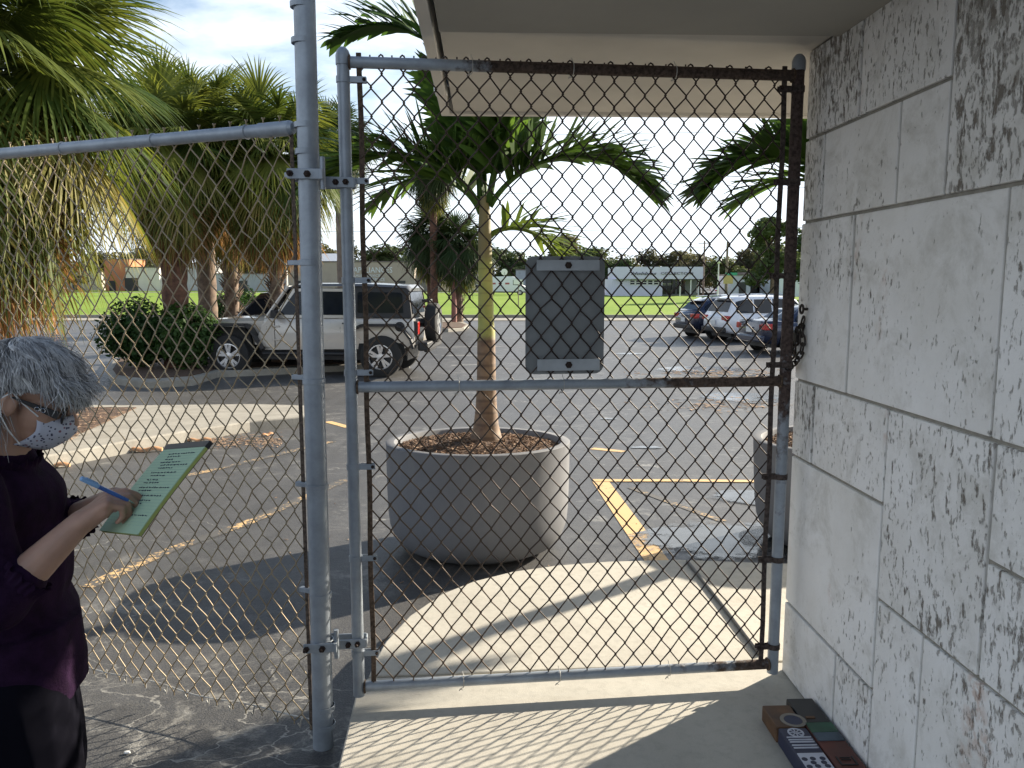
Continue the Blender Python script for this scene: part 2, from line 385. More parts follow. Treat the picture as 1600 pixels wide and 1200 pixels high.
M['plate'] = plain('sign_back_aluminium', (.20, .215, .225), .5, .15, var=.14, scale=6)
M['strip'] = plain('aluminium_strip', (.34, .37, .40), .38, .5, var=.18, scale=12)
M['white'] = plain('white_paint', (.74, .75, .75), .6, var=.05)
M['glass'] = plain('dark_glass', (.012, .015, .022), .06, 0, var=.1, spec=.35)
M['black'] = plain('black_plastic', (.018, .018, .02), .5, var=.2)
M['rubber'] = plain('tyre_rubber', (.02, .02, .02), .85, var=.2)
M['alloy'] = plain('alloy_wheel', (.62, .62, .63), .28, .8, var=.08)
M['chrome'] = plain('chrome', (.7, .7, .7), .12, 1, var=.05)
M['silver'] = plain('champagne_paint', (.50, .47, .43), .32, .35, var=.03, coat=.8)
M['whitecar'] = plain('white_car_paint', (.80, .82, .87), .3, 0, var=.03, coat=.8)
M['bluecar'] = plain('dark_blue_paint', (.018, .024, .055), .25, .3, var=.05, coat=1)
M['darkcar'] = plain('charcoal_paint', (.03, .032, .038), .28, .3, var=.05, coat=1)
M['red'] = plain('red_lamp', (.45, .02, .015), .2, 0, var=.1, spec=.8)
M['redpaint'] = plain('red_paint', (.42, .05, .03), .4)
M['orange'] = plain('orange_lamp', (.6, .18, .02), .25)
# ================================================================== GROUND
mb = MB(); ys = [-30, 0, 2.5, 5, 8, 12, 15, 18, 24, 30, 60, 200, 900]; xs = [-700, -60, -20, -8, -3, 0, 3, 8, 20, 60, 700]
for j in range(len(ys)-1):
    for i in range(len(xs)-1):
        mb.quad(*[on(x, y) for x, y in ((xs[i], ys[j]), (xs[i+1], ys[j]), (xs[i+1], ys[j+1]), (xs[i], ys[j+1]))])
struct(mb, 'asphalt_lot', M['asphalt'])
def sheet(name, pts, dz, mat, kind='structure', sub=1):
    # a thin sheet that follows the lot's slope; pts are (x,y)
    bm = bmesh.new(); vs = [bm.verts.new((x, y, 0)) for x, y in pts]; bm.faces.new(vs)
    y0 = min(p[1] for p in pts); y1 = max(p[1] for p in pts)
    for yk in [a for a, _ in GK if y0 < a < y1]:
        bmesh.ops.bisect_plane(bm, geom=bm.verts[:]+bm.edges[:]+bm.faces[:], plane_co=(0, yk, 0), plane_no=(0, 1, 0))
    for v in bm.verts: v.co.z = gz(v.co.y)+dz
    bmesh.ops.triangulate(bm, faces=bm.faces)
    for f in bm.faces:
        f.normal_update()
        if f.normal.z < 0: f.normal_flip()
    me = bpy.data.meshes.new(name); bm.to_mesh(me); bm.free(); me.materials.append(mat)
    o = bpy.data.objects.new(name, me); COL.objects.link(o); o['kind'] = kind; return o
def pxpoly(pts, dz=0): return [(p.x, p.y) for p in (G(u, v, dz=dz) for u, v in pts)]
# grass field beyond the lot, kerb and pavement strips round it
fY0 = G(300, 497).y
fl = [(-170, fY0), (170, fY0), (170, 128), (30, 124), (14, 126), (0, 158), (-170, 160)]
sheet('grass_field', fl, .05, M['grass'])
sheet('field_pavement', [(-170, fY0-3.6), (170, fY0-3.6), (170, fY0-.3), (-170, fY0-.3)], .03, M['curb'])
mb = MB(); mb.box((0, fY0-.15, -.62), (340, .22, .26)); struct(mb, 'field_kerb', M['curb'])
sheet('far_pavement', [(-170, 160.5), (0, 158.5), (14, 126.5), (30, 124.6), (170, 128.5), (170, 131), (30, 127.2), (16, 129), (2, 161.5), (-170, 163.5)], .08, M['curb'])
sheet('far_lawn', [(-170, 171), (4, 169), (4, 240), (-170, 240)], .05, M['grass'])
# walkway slab, cast in two bays with an open joint
def zp(u, v): p = G(u, v, z=0.0); return (p.x, p.y)
JL, JR = zp(573, 1058), zp(1206, 1041)
near = [(-.50, -7.0), (-.53, 1.0), zp(528, 1200), zp(556, 1085), (JL[0]+.002, JL[1]-.006), (JR[0]+.9, JR[1]+.10), (3, -7.0)]
far = [(JL[0]+.006, JL[1]+.006)]+[zp(*q) for q in ((584, 1035), (602, 1003), (640, 962), (690, 928), (740, 908), (800, 893), (870, 883), (950, 877), (1060, 874), (1215, 880))]
far += [(6.5, 4.22), (6.5, 3.2), (JR[0]+.9, JR[1]+.112)]
mb = MB(); mb.poly_prism(near, -.35, 0.0); struct(mb, 'walkway', M['slab'], bevel=.006)
mb = MB(); mb.poly_prism(far, -.35, 0.0); struct(mb, 'walkway', M['slab'], bevel=.006)
a, b = G(1074, 877, z=.008), G(1187, 1022, z=.008)
mb = MB(); mb.tube([a, a.lerp(b, .5)+Vector((.004, 0, 0)), b], .009, 8)
o = mb.build('conduit', plain('conduit_metal', (.10, .095, .085), .55, .2), smooth=40)
tag(o, 'thin dark conduit lying across the concrete walkway behind the gate', 'conduit')
# raised island on the left, its mulch bed
def prism_px(name, pts, h, mat, kind='structure', z1=None, bevel=.02):
    pp = [(p.x, p.y) for p in (G(u, v, dz=h) for u, v in pts)]
    mb = MB(); mb.poly_prism(pp, lambda x, y: gz(y)-.2, lambda x, y: gz(y)+h)
    o = mb.build(name, mat, bevel=bevel); o['kind'] = kind; return o
isl = [(500, 634), (400, 631), (215, 633), (60, 632), (-160, 634), (-260, 735), (-60, 732), (45, 716), (120, 703), (200, 688), (290, 673), (390, 658), (480, 650), (505, 645)]
prism_px('island_kerb', isl, .14, M['curb'])
prism_px('mulch_bed', [(213, 636), (60, 636), (-140, 638), (-230, 705), (20, 706), (90, 690), (150, 665)], .155, M['soil'], bevel=0)
hed = [(168, 578), (176, 590), (230, 596), (300, 592), (340, 580), (640, 566), (640, 545), (360, 548), (180, 556)]
prism_px('hedge_island', hed, .14, M['curb'])
prism_px('hedge_soil', [(176, 577), (182, 585), (232, 590.5), (298, 586.5), (340, 576), (625, 563.5), (625, 548), (360, 551), (188, 559)], .155, M['soil'], bevel=0)
prism_px('palm_island', [(672, 507), (676, 512), (700, 514), (725, 512), (733, 507), (725, 503), (700, 501), (680, 502)], .14, M['curb'])
prism_px('palm_island_soil', [(677, 507.5), (682, 511), (700, 512.4), (722, 511), (728, 507), (720, 503.8), (700, 502.4), (684, 503.4)], .17, M['soil'], bevel=0)
# painted markings
def stroke(name, pts, w, mat, dz=.004):
    P = [G(u, v) for u, v in pts]; out = []; back = []
    for i, p in enumerate(P):
        d = (P[min(i+1, len(P)-1)]-P[max(i-1, 0)]); d.z = 0; d.normalize(); n = Vector((-d.y, d.x, 0))
        out.append((p.x+n.x*w/2, p.y+n.y*w/2)); back.append((p.x-n.x*w/2, p.y-n.y*w/2))
    sheet(name, out+back[::-1], dz, mat)
stroke('yellow_line', [(938, 752), (980, 812), (1030, 882)], .15, M['yellow'])
stroke('yellow_line', [(926, 751.5), (1060, 751.5), (1300, 754)], .10, M['yellow'], .007)
stroke('yellow_line', [(985, 762), (1060, 790), (1130, 815)], .07, M['yellow_worn'])
stroke('yellow_line', [(135, 918), (260, 862), (385, 818), (540, 750)], .10, M['yellow_worn'])
stroke('yellow_line', [(180, 772), (300, 742), (420, 714), (520, 690)], .10, M['yellow_worn'])
stroke('yellow_line', [(512, 659), (545, 668)], .12, M['yellow'])
stroke('yellow_line', [(925, 701), (975, 706)], .12, M['yellow'])
for q in ([(664, 543), (800, 541)], [(690, 556), (760, 555)], [(705, 571), (770, 569)], [(960, 553), (1005, 552)], [(0, 540), (170, 533)], [(0, 560), (175, 548)]):
    stroke('white_line', q, .12, M['white_worn'])
# puddles
rr = random.Random(5)
def puddle(c, w, h, n=60, rough=.15):
    pts = []
    ph = [rr.uniform(0, 6.28) for _ in range(5)]
    for i in range(n):
        a = 2*math.pi*i/n; k = 1+rough*(math.sin(2*a+ph[0])*.5+math.sin(3*a+ph[1])*.4+math.sin(5*a+ph[2])*.3+math.sin(9*a+ph[3])*.2+math.sin(17*a+ph[4])*.12+math.sin(31*a+ph[1])*.07)
        pts.append((c[0]+w*k*math.cos(a), c[1]+h*k*math.sin(a)))
    sheet('puddle_water', pxpoly(pts), .009, M['water'])
puddle((1120, 846), 150, 32); puddle((1178, 779), 80, 15); puddle((1240, 852), 90, 40)
puddle((1100, 578), 85, 6); puddle((1160, 622), 80, 10); puddle((985, 553), 26, 1.6); puddle((1180, 590), 70, 5); puddle((1010, 700), 34, 2.0); puddle((950, 655), 18, 1.2)

# ================================================================== BUILDING (stone wall + canopy)
C0 = Vector((1.0495, 2.942, 0)); WROT = math.atan2(-1, .0363)
bd = thing('building', 'white coral stone wall with a flat beige canopy on the right side', 'building', C0, WROT)
Wi = bd.matrix_basis.copy(); Wi = Matrix.Rotation(-WROT, 4, 'Z') @ Matrix.Translation(-C0)
WN = Matrix.Rotation(WROT, 3, 'Z') @ Vector((0, 1, 0))
def wp(u, v):
    d = ray(u, v); o = Vector((0, 0, EYE)); t = (C0-o).dot(WN)/d.dot(WN); p = Wi @ (o+d*t); return (p.x, p.z)
def js(*pts): return sum(wp(*p)[0] for p in pts)/len(pts)
def jz(*pts): return sum(wp(*p)[1] for p in pts)/len(pts)
h1 = jz((1248, 221), (1370, 173), (1487, 124)); h2 = jz((1243, 351), (1400, 320), (1600, 284)); h3 = jz((1235, 591), (1400, 640), (1600, 703))
h4 = jz((1230, 709), (1375, 783)); h5 = jz((1224, 937), (1362, 1077)); h6 = jz((1371, 938), (1530, 1060)); h7 = jz((1541, 878), (1599, 905))
V1 = js((1349, 30), (1343, 170)); V2 = js((1490, 20), (1487, 120), (1480, 300)); V3 = js((1288, 215), (1284, 335)); V4 = js((1407, 165), (1400, 315))
V5 = js((1334, 345), (1323, 605)); V6 = js((1573, 300), (1552, 680)); V7 = js((1271, 610), (1268, 720)); V8 = js((1383, 645), (1371, 930), (1357, 1195))
V9 = js((1552, 695), (1541, 877), (1531, 1045)); V10 = js((1305, 1025), (1300, 1125)); V11 = js((1441, 995), (1428, 1195))
CEIL = 2.305; END = 9.0
slabs = [(0, V1, h1, CEIL), (V1, V2, h1, CEIL), (0, V3, h2, h1), (V3, V4, h2, h1), (V4, V2, h2, h1), (V2, V2+.85, h2, CEIL),
         (0, V5, h3, h2), (V5, V6, h3, h2), (V6, V6+.62, h3, h2), (0, V7, h4, h3), (V7, V8, h4, h3), (V8, V9, h6, h3), (V9, V9+.75, h7, h3), (V9, V9+.5, h6, h7),
         (0, V8, h5, h4), (0, V10, 0, h5), (V10, V8, 0, h5), (V8, V11, 0, h6), (V11, V11+.8, 0, h6)]
for (a_, z0_, z1_) in ((V2+1.6, h2, CEIL), (V6+1.4, h3, h2), (V9+1.5, h7, h3), (V9+1.2, h6, h7), (V11+1.5, 0, h6)):
    q_ = a_; j_ = random.Random(int(a_*100))
    while q_ < END-.1: n_ = min(END, q_+j_.uniform(.6, 1.1)); n_ = END if END-n_ < .3 else n_; slabs.append((q_, n_, z0_, z1_)); q_ = n_
slabs += [(V9+.5, V9+1.2, h6, h7), (V9+.75, V9+1.5, h7, h3), (V6+.62, V6+1.4, h3, h2), (V2+.85, V2+1.6, h2, CEIL), (V11+.8, V11+1.5, 0, h6)]
g = .0052; rs = random.Random(3)
DENS = [.95, .55, .92, .16, .05, .95, .32, .18, .45, .70, .66, .70, .50, .55, .12, .14, .42, .38, .50]
for si, (s0, s1, z0, z1) in enumerate(slabs):
    py = rs.uniform(-.004, .002); cx, cz = (s0+s1)/2, (z0+z1)/2
    hx, hz = (s1-s0)/2-g, (z1-z0)/2-g
    if s0 == 0: hx += g/2; cx -= g/2
    mb = MB(); mb.box((0, .02-py/2+py, 0), (2*hx, .04, 2*hz))
    # slightly irregular sawn edges
    mb.build('stone_slab', M['stone'], bd, loc=(cx, 0, cz), bevel=.004).color = (DENS[si] if si < len(DENS) else rs.uniform(.2, .7), 0, 0, 1)
mb = MB(); mb.box((END/2+.002, 3.51, 1.15), (END, 7.0, 2.32)); mb.build('wall_core', M['mortar'], bd)
mb = MB(); mb.box((-.022, 3.55, 1.15), (.04, 7.0, 2.30)); mb.build('end_wall', M['stucco'], bd)
# canopy: outer bay, lower inner bay, fascia board, roof edge
EY = -1.33
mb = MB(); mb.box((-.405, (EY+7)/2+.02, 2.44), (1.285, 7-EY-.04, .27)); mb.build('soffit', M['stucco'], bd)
mb = MB(); mb.box(((.238+END)/2, (EY+7)/2+.02, 2.43), (END-.238, 7-EY-.04, .29)); mb.build('inner_soffit', plain('inner_soffit_paint', (.33, .32, .29), .9, var=.08, scale=2), bd)  # weaker bounce light under the inner bay is put into its darker colour
mb = MB(); mb.box(((END-1.05)/2, EY+.0, 2.445), (END+1.05, .04, .31)); mb.box((-1.07, (EY+7)/2, 2.445), (.04, 7-EY+.04, .31)); mb.build('fascia', M['fascia'], bd, bevel=.003)
mb = MB(); mb.box(((END-1.10)/2, EY-.015, 2.64), (END+1.16, .05, .07)); mb.box((-1.085, (EY+7)/2, 2.641), (.06, 7-EY+.05, .068)); mb.box(((END-1.05)/2, (EY+7)/2, 2.625), (END+1, 7-EY-.1, .08)); mb.build('roof_edge', M['white'], bd)
# small lamp box on canopy edge
c = at(689, 138, 3.62)
lt = thing('canopy_lamp', 'small white box lamp fixed to the left edge of the canopy', 'lamp', c)
mb = MB(); mb.box((.0, 0, 0), (.055, .10, .05)); mb.build('housing', M['white'], lt, bevel=.006)
mb = MB(); mb.box((.035, 0, .02), (.03, .04, .02)); mb.build('bracket', M['galv'], lt)

# ================================================================== CHAIN-LINK
def chainlink(x0, x1, z0, z1, r=.0021, w=.0345, h=.090, n=5, seed=1, sway=.004, topknot=True, jit=.0012):
    rg = random.Random(seed); mb = MB(); nw = int((x1-x0)/w); nk = int((z1-z0)/(h/2))
    w = (x1-x0)/nw; hh = (z1-z0)/nk
    J = {}
    def node(c, k):
        if (c, k) not in J:
            J[(c, k)] = (rg.gauss(0, jit), rg.gauss(0, jit*1.2), sway*math.sin(c*.31+seed)*math.sin(k*.17+2*seed)+rg.gauss(0, .0008))
        return J[(c, k)]
    for i in range(nw):
        pts = []
        for k in range(nk+1):
            side = (k+i) % 2; c = i+side
            jx, jz, jy = node(c, k); x = x0+c*w+jx; z = z0+k*hh+jz
            sg = 1 if side else -1
            if k == 0 or k == nk:
                e = -1 if k == 0 else 1
                pts += [(x, jy, z), (x, jy, z+e*.012)] if k else [(x, jy, z-.012), (x, jy, z)]
                continue
            pts += [(x-sg*.0018, jy+r*1.1, z-.0052), (x+sg*r*.95, jy, z), (x-sg*.0018, jy-r*1.1, z+.0052)]
        mb.tube(pts, r*rg.uniform(.93, 1.07), n)
    # twisted selvage ends on top
    if topknot:
        for i in range(0, nw+1):
            if (nk+i) % 2 == 0:
                jx, jz, jy = node(i, nk); x = x0+i*w+jx
                mb.tube([(x-.003, jy+.002, z1-.004), (x+.003, jy-.003, z1+.008), (x-.003, jy+.003, z1+.018), (x+.005, jy, z1+.027)], r*.95, 4)
                mb.tube([(x+.003, jy-.002, z1-.004), (x-.003, jy+.003, z1+.008), (x+.003, jy-.003, z1+.018), (x-.006, jy, z1+.026)], r*.95, 4)
    return mb
def bolt(mb, p, d, r=.009, l=.02):
    p = Vector(p); d = Vector(d).normalized(); mb.tube([p, p+d*l*.45, p+d*l*.46, p+d*l], [r, r, r*.5, r*.5], 6)

# ================================================================== GATE
GA, GB = Vector((-.545, 2.69, 0)), Vector((.985, 2.864, 0)); GL = (GB-GA).length; GROT = math.atan2(GB.y-GA.y, GB.x-GA.x)
gate = thing('chain_link_gate', 'closed chain link gate with grey and rusting pipe frame beside the stone wall', 'gate', GA, GROT)
GI = Matrix.Rotation(-GROT, 4, 'Z') @ Matrix.Translation(-GA); GN = Matrix.Rotation(GROT, 3, 'Z') @ Vector((0, 1, 0))
def gp(u, v):
    d = ray(u, v); o = Vector((0, 0, EYE)); t = (GA-o).dot(GN)/d.dot(GN); p = GI @ (o+d*t); return p.x, p.z
zt = (gp(620, 104)[1]+gp(1150, 111)[1])/2; zm = (gp(620, 605)[1]+gp(1180, 595)[1])/2; zb = (gp(600, 1068)[1]+gp(1180, 1041)[1])/2
ztopL = gp(531, 90)[1]; sr = .0205
def stile(x, mat, z0, z1, capmat):
    mb = MB(); mb.tube([(x, 0, z0), (x, 0, z1)], sr, 20, flat=1); o = mb.build('stile', mat, gate, smooth=50)
    mb = MB(); mb.lathe([(0.0001, z1+.034), (.010, z1+.032), (.019, z1+.022), (.0235, z1+.008), (.0235, z1-.022), (.0215, z1-.0225)], (x, 0, 0), 20); mb.build('stile_cap', capmat, gate, smooth=40)
stile(0, M['galv'], gp(562, 1086)[1], ztopL, M['galv']); stile(GL, M['rust_stile'], gp(1213, 1050)[1], gp(1243, 100)[1], M['galv'])
for z, m, x1 in ((zt, 'galv_top', 0), (zm, 'galv_mid', 0), (zb, 'galv_bot', 0)):
    mb = MB(); mb.tube([(sr*.9+(GL-2*sr*.9)*t/12, 0, z) for t in range(13)], .0185, 18); mb.build('rail', M[m], gate, smooth=50)
# weld beads
mb = MB()
for x in (sr, GL-sr):
    for z in (zt, zm, zb):
        mb.tube([(x, .021*math.cos(a), z+.021*math.sin(a)) for a in [i*math.pi/6 for i in range(13)]], .004, 5)
mb.build('weld_bead', M['rustbar'], gate, smooth=60)
tl, tr = .052, GL-.048
mesh_gate = chainlink(tl, tr, zb+.026, zt+.012, r=.0027, seed=4, topknot=False, sway=.006)
for i in range(1, 21):   # folded wire ends peeking over the top rail
    x = tl+i*.069; mesh_gate.tube([(x-.009, .005, zt+.012), (x-.006, .003, zt+.022), (x, 0, zt+.0265), (x+.006, -.003, zt+.022), (x+.009, -.006, zt+.012)], .003, 5)
mesh_gate.build('wire_mesh', M['wire_gate'], gate, smooth=80)
for x, m in ((tl, 'rustbar'), (tr, 'rusty')):
    mb = MB(); n = 26
    mb.rings([[Vector((x+dx*.0085+.002*math.sin(k*.9), dy*.0035, zb+.01+(zt+.02-zb)*k/n)) for dx, dy in ((-1, -1), (1, -1), (1, 1), (-1, 1))] for k in range(n+1)])
    mb.build('tension_bar', M[m], gate, bevel=.001)
def band(x, xb, z, mat, par, r=sr, ny=0):
    s = 1 if xb > x else -1; mb = MB()
    mb.lathe([(r+.0005, z-.010), (r+.003, z-.010), (r+.003, z+.010), (r+.0005, z+.010)], (x, ny, 0), 18)
    mb.box(((x+s*r+xb+s*.022)/2, ny-.008, z), (abs(xb-x)-r+.022, .003, .019)); mb.box(((x+s*r+xb+s*.022)/2, ny+.008, z), (abs(xb-x)-r+.022, .003, .019))
    o = mb.build('tension_band', mat, par, smooth=40)
    mb = MB(); bolt(mb, (xb+s*.014, ny-.009, z), (0, -1, 0), .006, .012); mb.tube([(xb+s*.014, ny-.01, z), (xb+s*.014, ny+.014, z)], .0035, 6); b = mb.build('bolt', M['bolt'], o, smooth=40)
for v in (125, 283, 438, 582, 729, 872, 1020): band(0, tl, gp(560, v)[1], M['galv'], gate)
for v in (139, 285, 431, 570, 744, 873, 1008): band(GL, tr, gp(1225, v)[1], M['rusty'], gate)
# wire ties round the rails
def tie(x, z, par, mat, y0=0, r=.0205, seed=0):
    rg = random.Random(seed); mb = MB()
    pts = [(x+.006*t/10+rg.uniform(-.001, .001), y0+(r+.0015)*math.cos(-2.4+4.6*t/10), z+(r+.0015)*math.sin(-2.4+4.6*t/10)) for t in range(11)]
    pts = [(x, y0-(r+.0015)*math.sin(a), z+(r+.0015)*math.cos(a)) for a in [i*math.pi/7 for i in range(0, 8)]]
    pts = [(x-.004, y0+.004, z+r+.016)]+pts+[(x-.008, y0-.004, z-r-.008), (x-.016, y0-.008, z-r-.012), (x-.012, y0-.010, z-r-.003), (x-.004, y0-.008, z-r-.010)]
    mb.tube(pts, .0014, 5); mb.build('wire_tie', mat, par, smooth=60)
for i, (u, v) in enumerate(((738, 105), (895, 107), (1055, 109))): x, z = gp(u, v); tie(x, zt, gate, M['wire_white'], seed=i)
for i, u in enumerate((717, 880)): x, z = gp(u, 600); tie(x, zm, gate, M['wire_white'], seed=i+9)
for i, u in enumerate((724, 874, 1045)): x, z = gp(u, 1055); tie(x, zb, gate, M['wire_white'], seed=i+19)

# ================================================================== SIGN SEEN FROM BEHIND
x0, z1 = gp(822, 400); x1, z0 = gp(944, 584)
sg = thing('parking_sign', 'grey back of a metal sign clamped to the gate by two strips', 'sign', GA+Matrix.Rotation(GROT, 3, 'Z') @ Vector(((x0+x1)/2, .012, z0)), GROT)
w2 = (x1-x0)/2; hz = z1-z0; rc = .032; pts = []
for cx, cz, a0 in ((w2-rc, rc, -90), (w2-rc, hz-rc, 0), (-w2+rc, hz-rc, 90), (-w2+rc, rc, 180)):
    for k in range(6): a = R(a0+18*k); pts.append(Vector((cx+rc*math.cos(a), 0, cz+rc*math.sin(a))))
mb = MB(); mb.prism(pts, (0, .003, 0)); mb.build('plate', M['plate'], sg)
for (ua, va), (ub, vb) in (((838, 406), (936, 423)), ((839, 561), (936, 578))):
    xa, za = gp(ua, va); xb, zb2 = gp(ub, vb); cx = (xa+xb)/2-(x0+x1)/2; cz = (za+zb2)/2-z0
    mb = MB(); mb.box((cx, -.021, cz), (xb-xa, .003, za-zb2)); st = mb.build('clamp_strip', M['strip'], sg, bevel=.001)
    mb = MB(); bolt(mb, (cx, -.0225, cz), (0, -1, 0), .0125, .012); mb.tube([(cx, -.023, cz), (cx, .012, cz)], .004, 8); mb.build('bolt', M['bolt'], st, smooth=40)

# ================================================================== FENCE + TALL POST
PB = G(505, 1166); PB.z = gz(PB.y)
fe = thing('chain_link_fence', 'chain link fence on the left with a tall blue grey end post', 'fence', (PB.x, PB.y, PB.z), 0)
FR = math.atan2(.52, -1.26); pr = .0345; base = PB.z; top = 2.42-base
mb = MB(); mb.tube([(-.0, 0, -.05), (.006, 0, .5), (.008, 0, 1.2), (.016, 0, top-.03)], [pr*1.01, pr, pr*.985, pr*.97], 28); mb.build('post', M['galv'], fe, smooth=50)
mb = MB(); mb.lathe([(.0001, top+.03), (.02, top+.026), (.037, top+.005), (.038, top-.03), (.034, top-.031)], (.016, 0, 0), 24); mb.build('post_cap', M['galv'], fe, smooth=40)
def pz(v): return at(490, v, PB.y-.03).z-base
for v in (3, 60, 193, 235, 410, 597, 763, 935, 1112, 1140):
    mb = MB(); z = pz(v); mb.lathe([(pr, z-.009), (pr+.0022, z-.008), (pr+.0022, z+.008), (pr, z+.009)], (.008, 0, 0), 26); mb.build('brace_band', M['galv'], fe, smooth=40)
fd = Vector((math.cos(FR), math.sin(FR), 0))
# the fabric lives in a frame whose x runs along the fence
FRM = Matrix.Rotation(FR, 4, 'Z')
def fl_(o): o.rotation_euler = (0, 0, FR); return o
FLEN = 3.6; ztr = 1.983-base
mb = MB(); mb.tube([(.055+FLEN*t/10, 0, ztr) for t in range(11)], .0205, 18); fl_(mb.build('top_rail', M['galv'], fe, smooth=50))
mb = MB(); mb.lathe([(.0235, .05), (.0235, .17), (.021, .172)], (0, 0, ztr), 18, 'X'); mb.lathe([(.0001, .036), (.017, .037), (.0235, .05)], (0, 0, ztr), 18, 'X'); fl_(mb.build('rail_end', M['galv'], fe, smooth=40))
zlow = -.0+.065
fm = chainlink(.05, FLEN, zlow, ztr+.012, r=.0023, seed=11, sway=.010, jit=.0022); fl_(fm.build('wire_mesh', M['wire_fence'], fe, smooth=80))
mb = MB(); mb.tube([(.04+(FLEN-.04)*t/40, -.004+.006*math.sin(t*1.3), zlow+.022-.014*math.sin(math.pi*min(1, t/20))+.004*math.sin(t*.9)) for t in range(41)], .0024, 6)
# hog rings / folded tails along the bottom
for i in range(24):
    x = .09+i*.104; mb.tube([(x, -.004, zlow+.015), (x+.012, -.012, zlow-.008), (x+.017, -.016, zlow-.028), (x+.024, -.012, zlow-.012)], .003, 5)
fl_(mb.build('tension_wire', M['wire_white'], fe, smooth=70))
mb = MB(); mb.box((.047, 0, (zlow+ztr)/2), (.014, .004, ztr-zlow+.03)); fl_(mb.build('tension_bar', M['fencebar'], fe, bevel=.001))
for i, s_ in enumerate((.22, .62, 1.06, 1.55, 2.1)):
    mb = MB(); mb.lathe([(.0215, s_), (.0235, s_+.001), (.0235, s_+.006), (.0215, s_+.007)], (0, 0, ztr), 16, 'X'); fl_(mb.build('rail_tie', M['galv'], fe, smooth=40))
for v in (270, 410, 592, 762, 930):
    z = pz(v); mb = MB(); mb.box((.045, 0, z), (.055, .020, .016)); o = fl_(mb.build('tension_band', M['galv'], fe, bevel=.002))
    mb = MB(); bolt(mb, (.062, -.010, z), (0, -1, 0), .007, .02); mb.build('bolt', M['bolt'], o, smooth=40)
# second, far post of the fence (outside the frame on the left)
mb = MB(); mb.tube([(FLEN+.05, 0, -.05), (FLEN+.05, 0, ztr+.04)], .03, 20); fl_(mb.build('post', M['galv'], fe, smooth=50))
# gate hinges: clamp on the post and strap on the stile
def hinge(vc, vs, low=False):
    zc = at(480, vc, PB.y-.045).z; zs = gp(520, vs)[1]
    gr = Matrix.Rotation(GROT, 3, 'Z').inverted()
    pc = gr @ (Vector((PB.x+.008, PB.y, 0))-GA)   # post centre in gate frame
    mb = MB(); y = pc.y-pr-.004
    mb.box((pc.x-.005, y, zc), (.105, .007, .032)); mb.box((pc.x-.005, pc.y+pr+.004, zc), (.105, .007, .032))
    mb.lathe([(pr+.001, zc-.015), (pr+.005, zc-.015), (pr+.005, zc+.015), (pr+.001, zc+.015)], (pc.x, pc.y, 0), 22)
    mb.box((pc.x+.048, (y+pc.y)/2, zc), (.010, abs(y-pc.y)+.02, .032))
    hc = mb.build('hinge_clamp', M['galv'], gate, bevel=.002)
    mb = MB(); bolt(mb, (pc.x-.046, y-.003, zc), (-.3, -1, 0), .010, .022); bolt(mb, (pc.x+.006, y-.003, zc-.001), (-.2, -1, 0), .011, .020); mb.build('bolt', M['bolt'], hc, smooth=40)
    mb = MB(); px = pc.x+.05; mb.tube([(px, pc.y-.022, zc-.045), (px, pc.y-.022, zc+.055)], .0085, 10)
    mb.build('hinge_pin', M['galv'], gate, smooth=40)
    mb = MB(); y2 = -sr-.004; mb.box(((px-.02+sr+.008)/2, y2, zs), (sr+.028-px, .007, .034)); mb.box(((px-.02+sr+.008)/2, sr+.004, zs), (sr+.028-px, .007, .034)); mb.box((px-.018, 0, zs), (.008, 2*sr+.014, .034)); mb.box((sr+.010, 0, zs), (.006, 2*sr+.01, .030))
    hs = mb.build('hinge_strap', M['galv'], gate, bevel=.002)
    mb = MB(); bolt(mb, (-.030, y2-.003, zs), (-.2, -1, 0), .010, .020); bolt(mb, (.002, y2-.003, zs+.001), (-.2, -1, 0), .010, .020); mb.build('bolt', M['bolt'], hs, smooth=40)
hinge(271, 286); hinge(1014, 1003)

# ================================================================== CHAIN ON THE WALL
def wpt(u, v, off=0): s, z = wp(u, v); return Matrix.Translation(C0) @ Matrix.Rotation(WROT, 4, 'Z') @ Vector((s, -off, z))
e = wpt(1263, 483, .012); s_axis = Matrix.Rotation(WROT, 3, 'Z') @ Vector((1, 0, 0)); wn = -WN
ch = thing('wall_chain', 'dark rusty chain with padlock hanging from an eye bolt on the stone wall', 'chain', wpt(1263, 483, 0))
loc0 = wpt(1263, 483, 0)
mc = plain('chain_steel', (.045, .036, .032), .6, .5, var=.4, scale=40)
mb = MB(); c = e-loc0
mb.tube([c+wn*.012+s_axis*.015*math.cos(a)+Vector((0, 0, 1))*.015*math.sin(a) for a in [i*math.pi/8 for i in range(17)]], .0042, 8); mb.tube([c-wn*.02, c+wn*.004], .005, 8)
mb.build('eye_bolt', mc, ch, smooth=60)
def link(c, d, side, L=.021, W=.0095, r=.0036):
    d = d.normalized(); side = (side-d*side.dot(d)).normalized(); pts = []
    for i in range(17):
        a = 2*math.pi*i/16; pts.append(c+d*(L-W)*(1 if math.cos(a) > 0 else -1)*(abs(math.cos(a)) > .01)+d*W*math.cos(a)+side*W*math.sin(a))
    return pts
path1 = [(1262, 497), (1258, 510), (1255, 522), (1249, 536), (1246, 549), (1241, 561), (1238, 570), (1228, 575), (1216, 575)]
path2 = [(1260, 512), (1262, 524), (1263, 538), (1260, 552), (1254, 563), (1246, 571), (1236, 575)]
k = 0
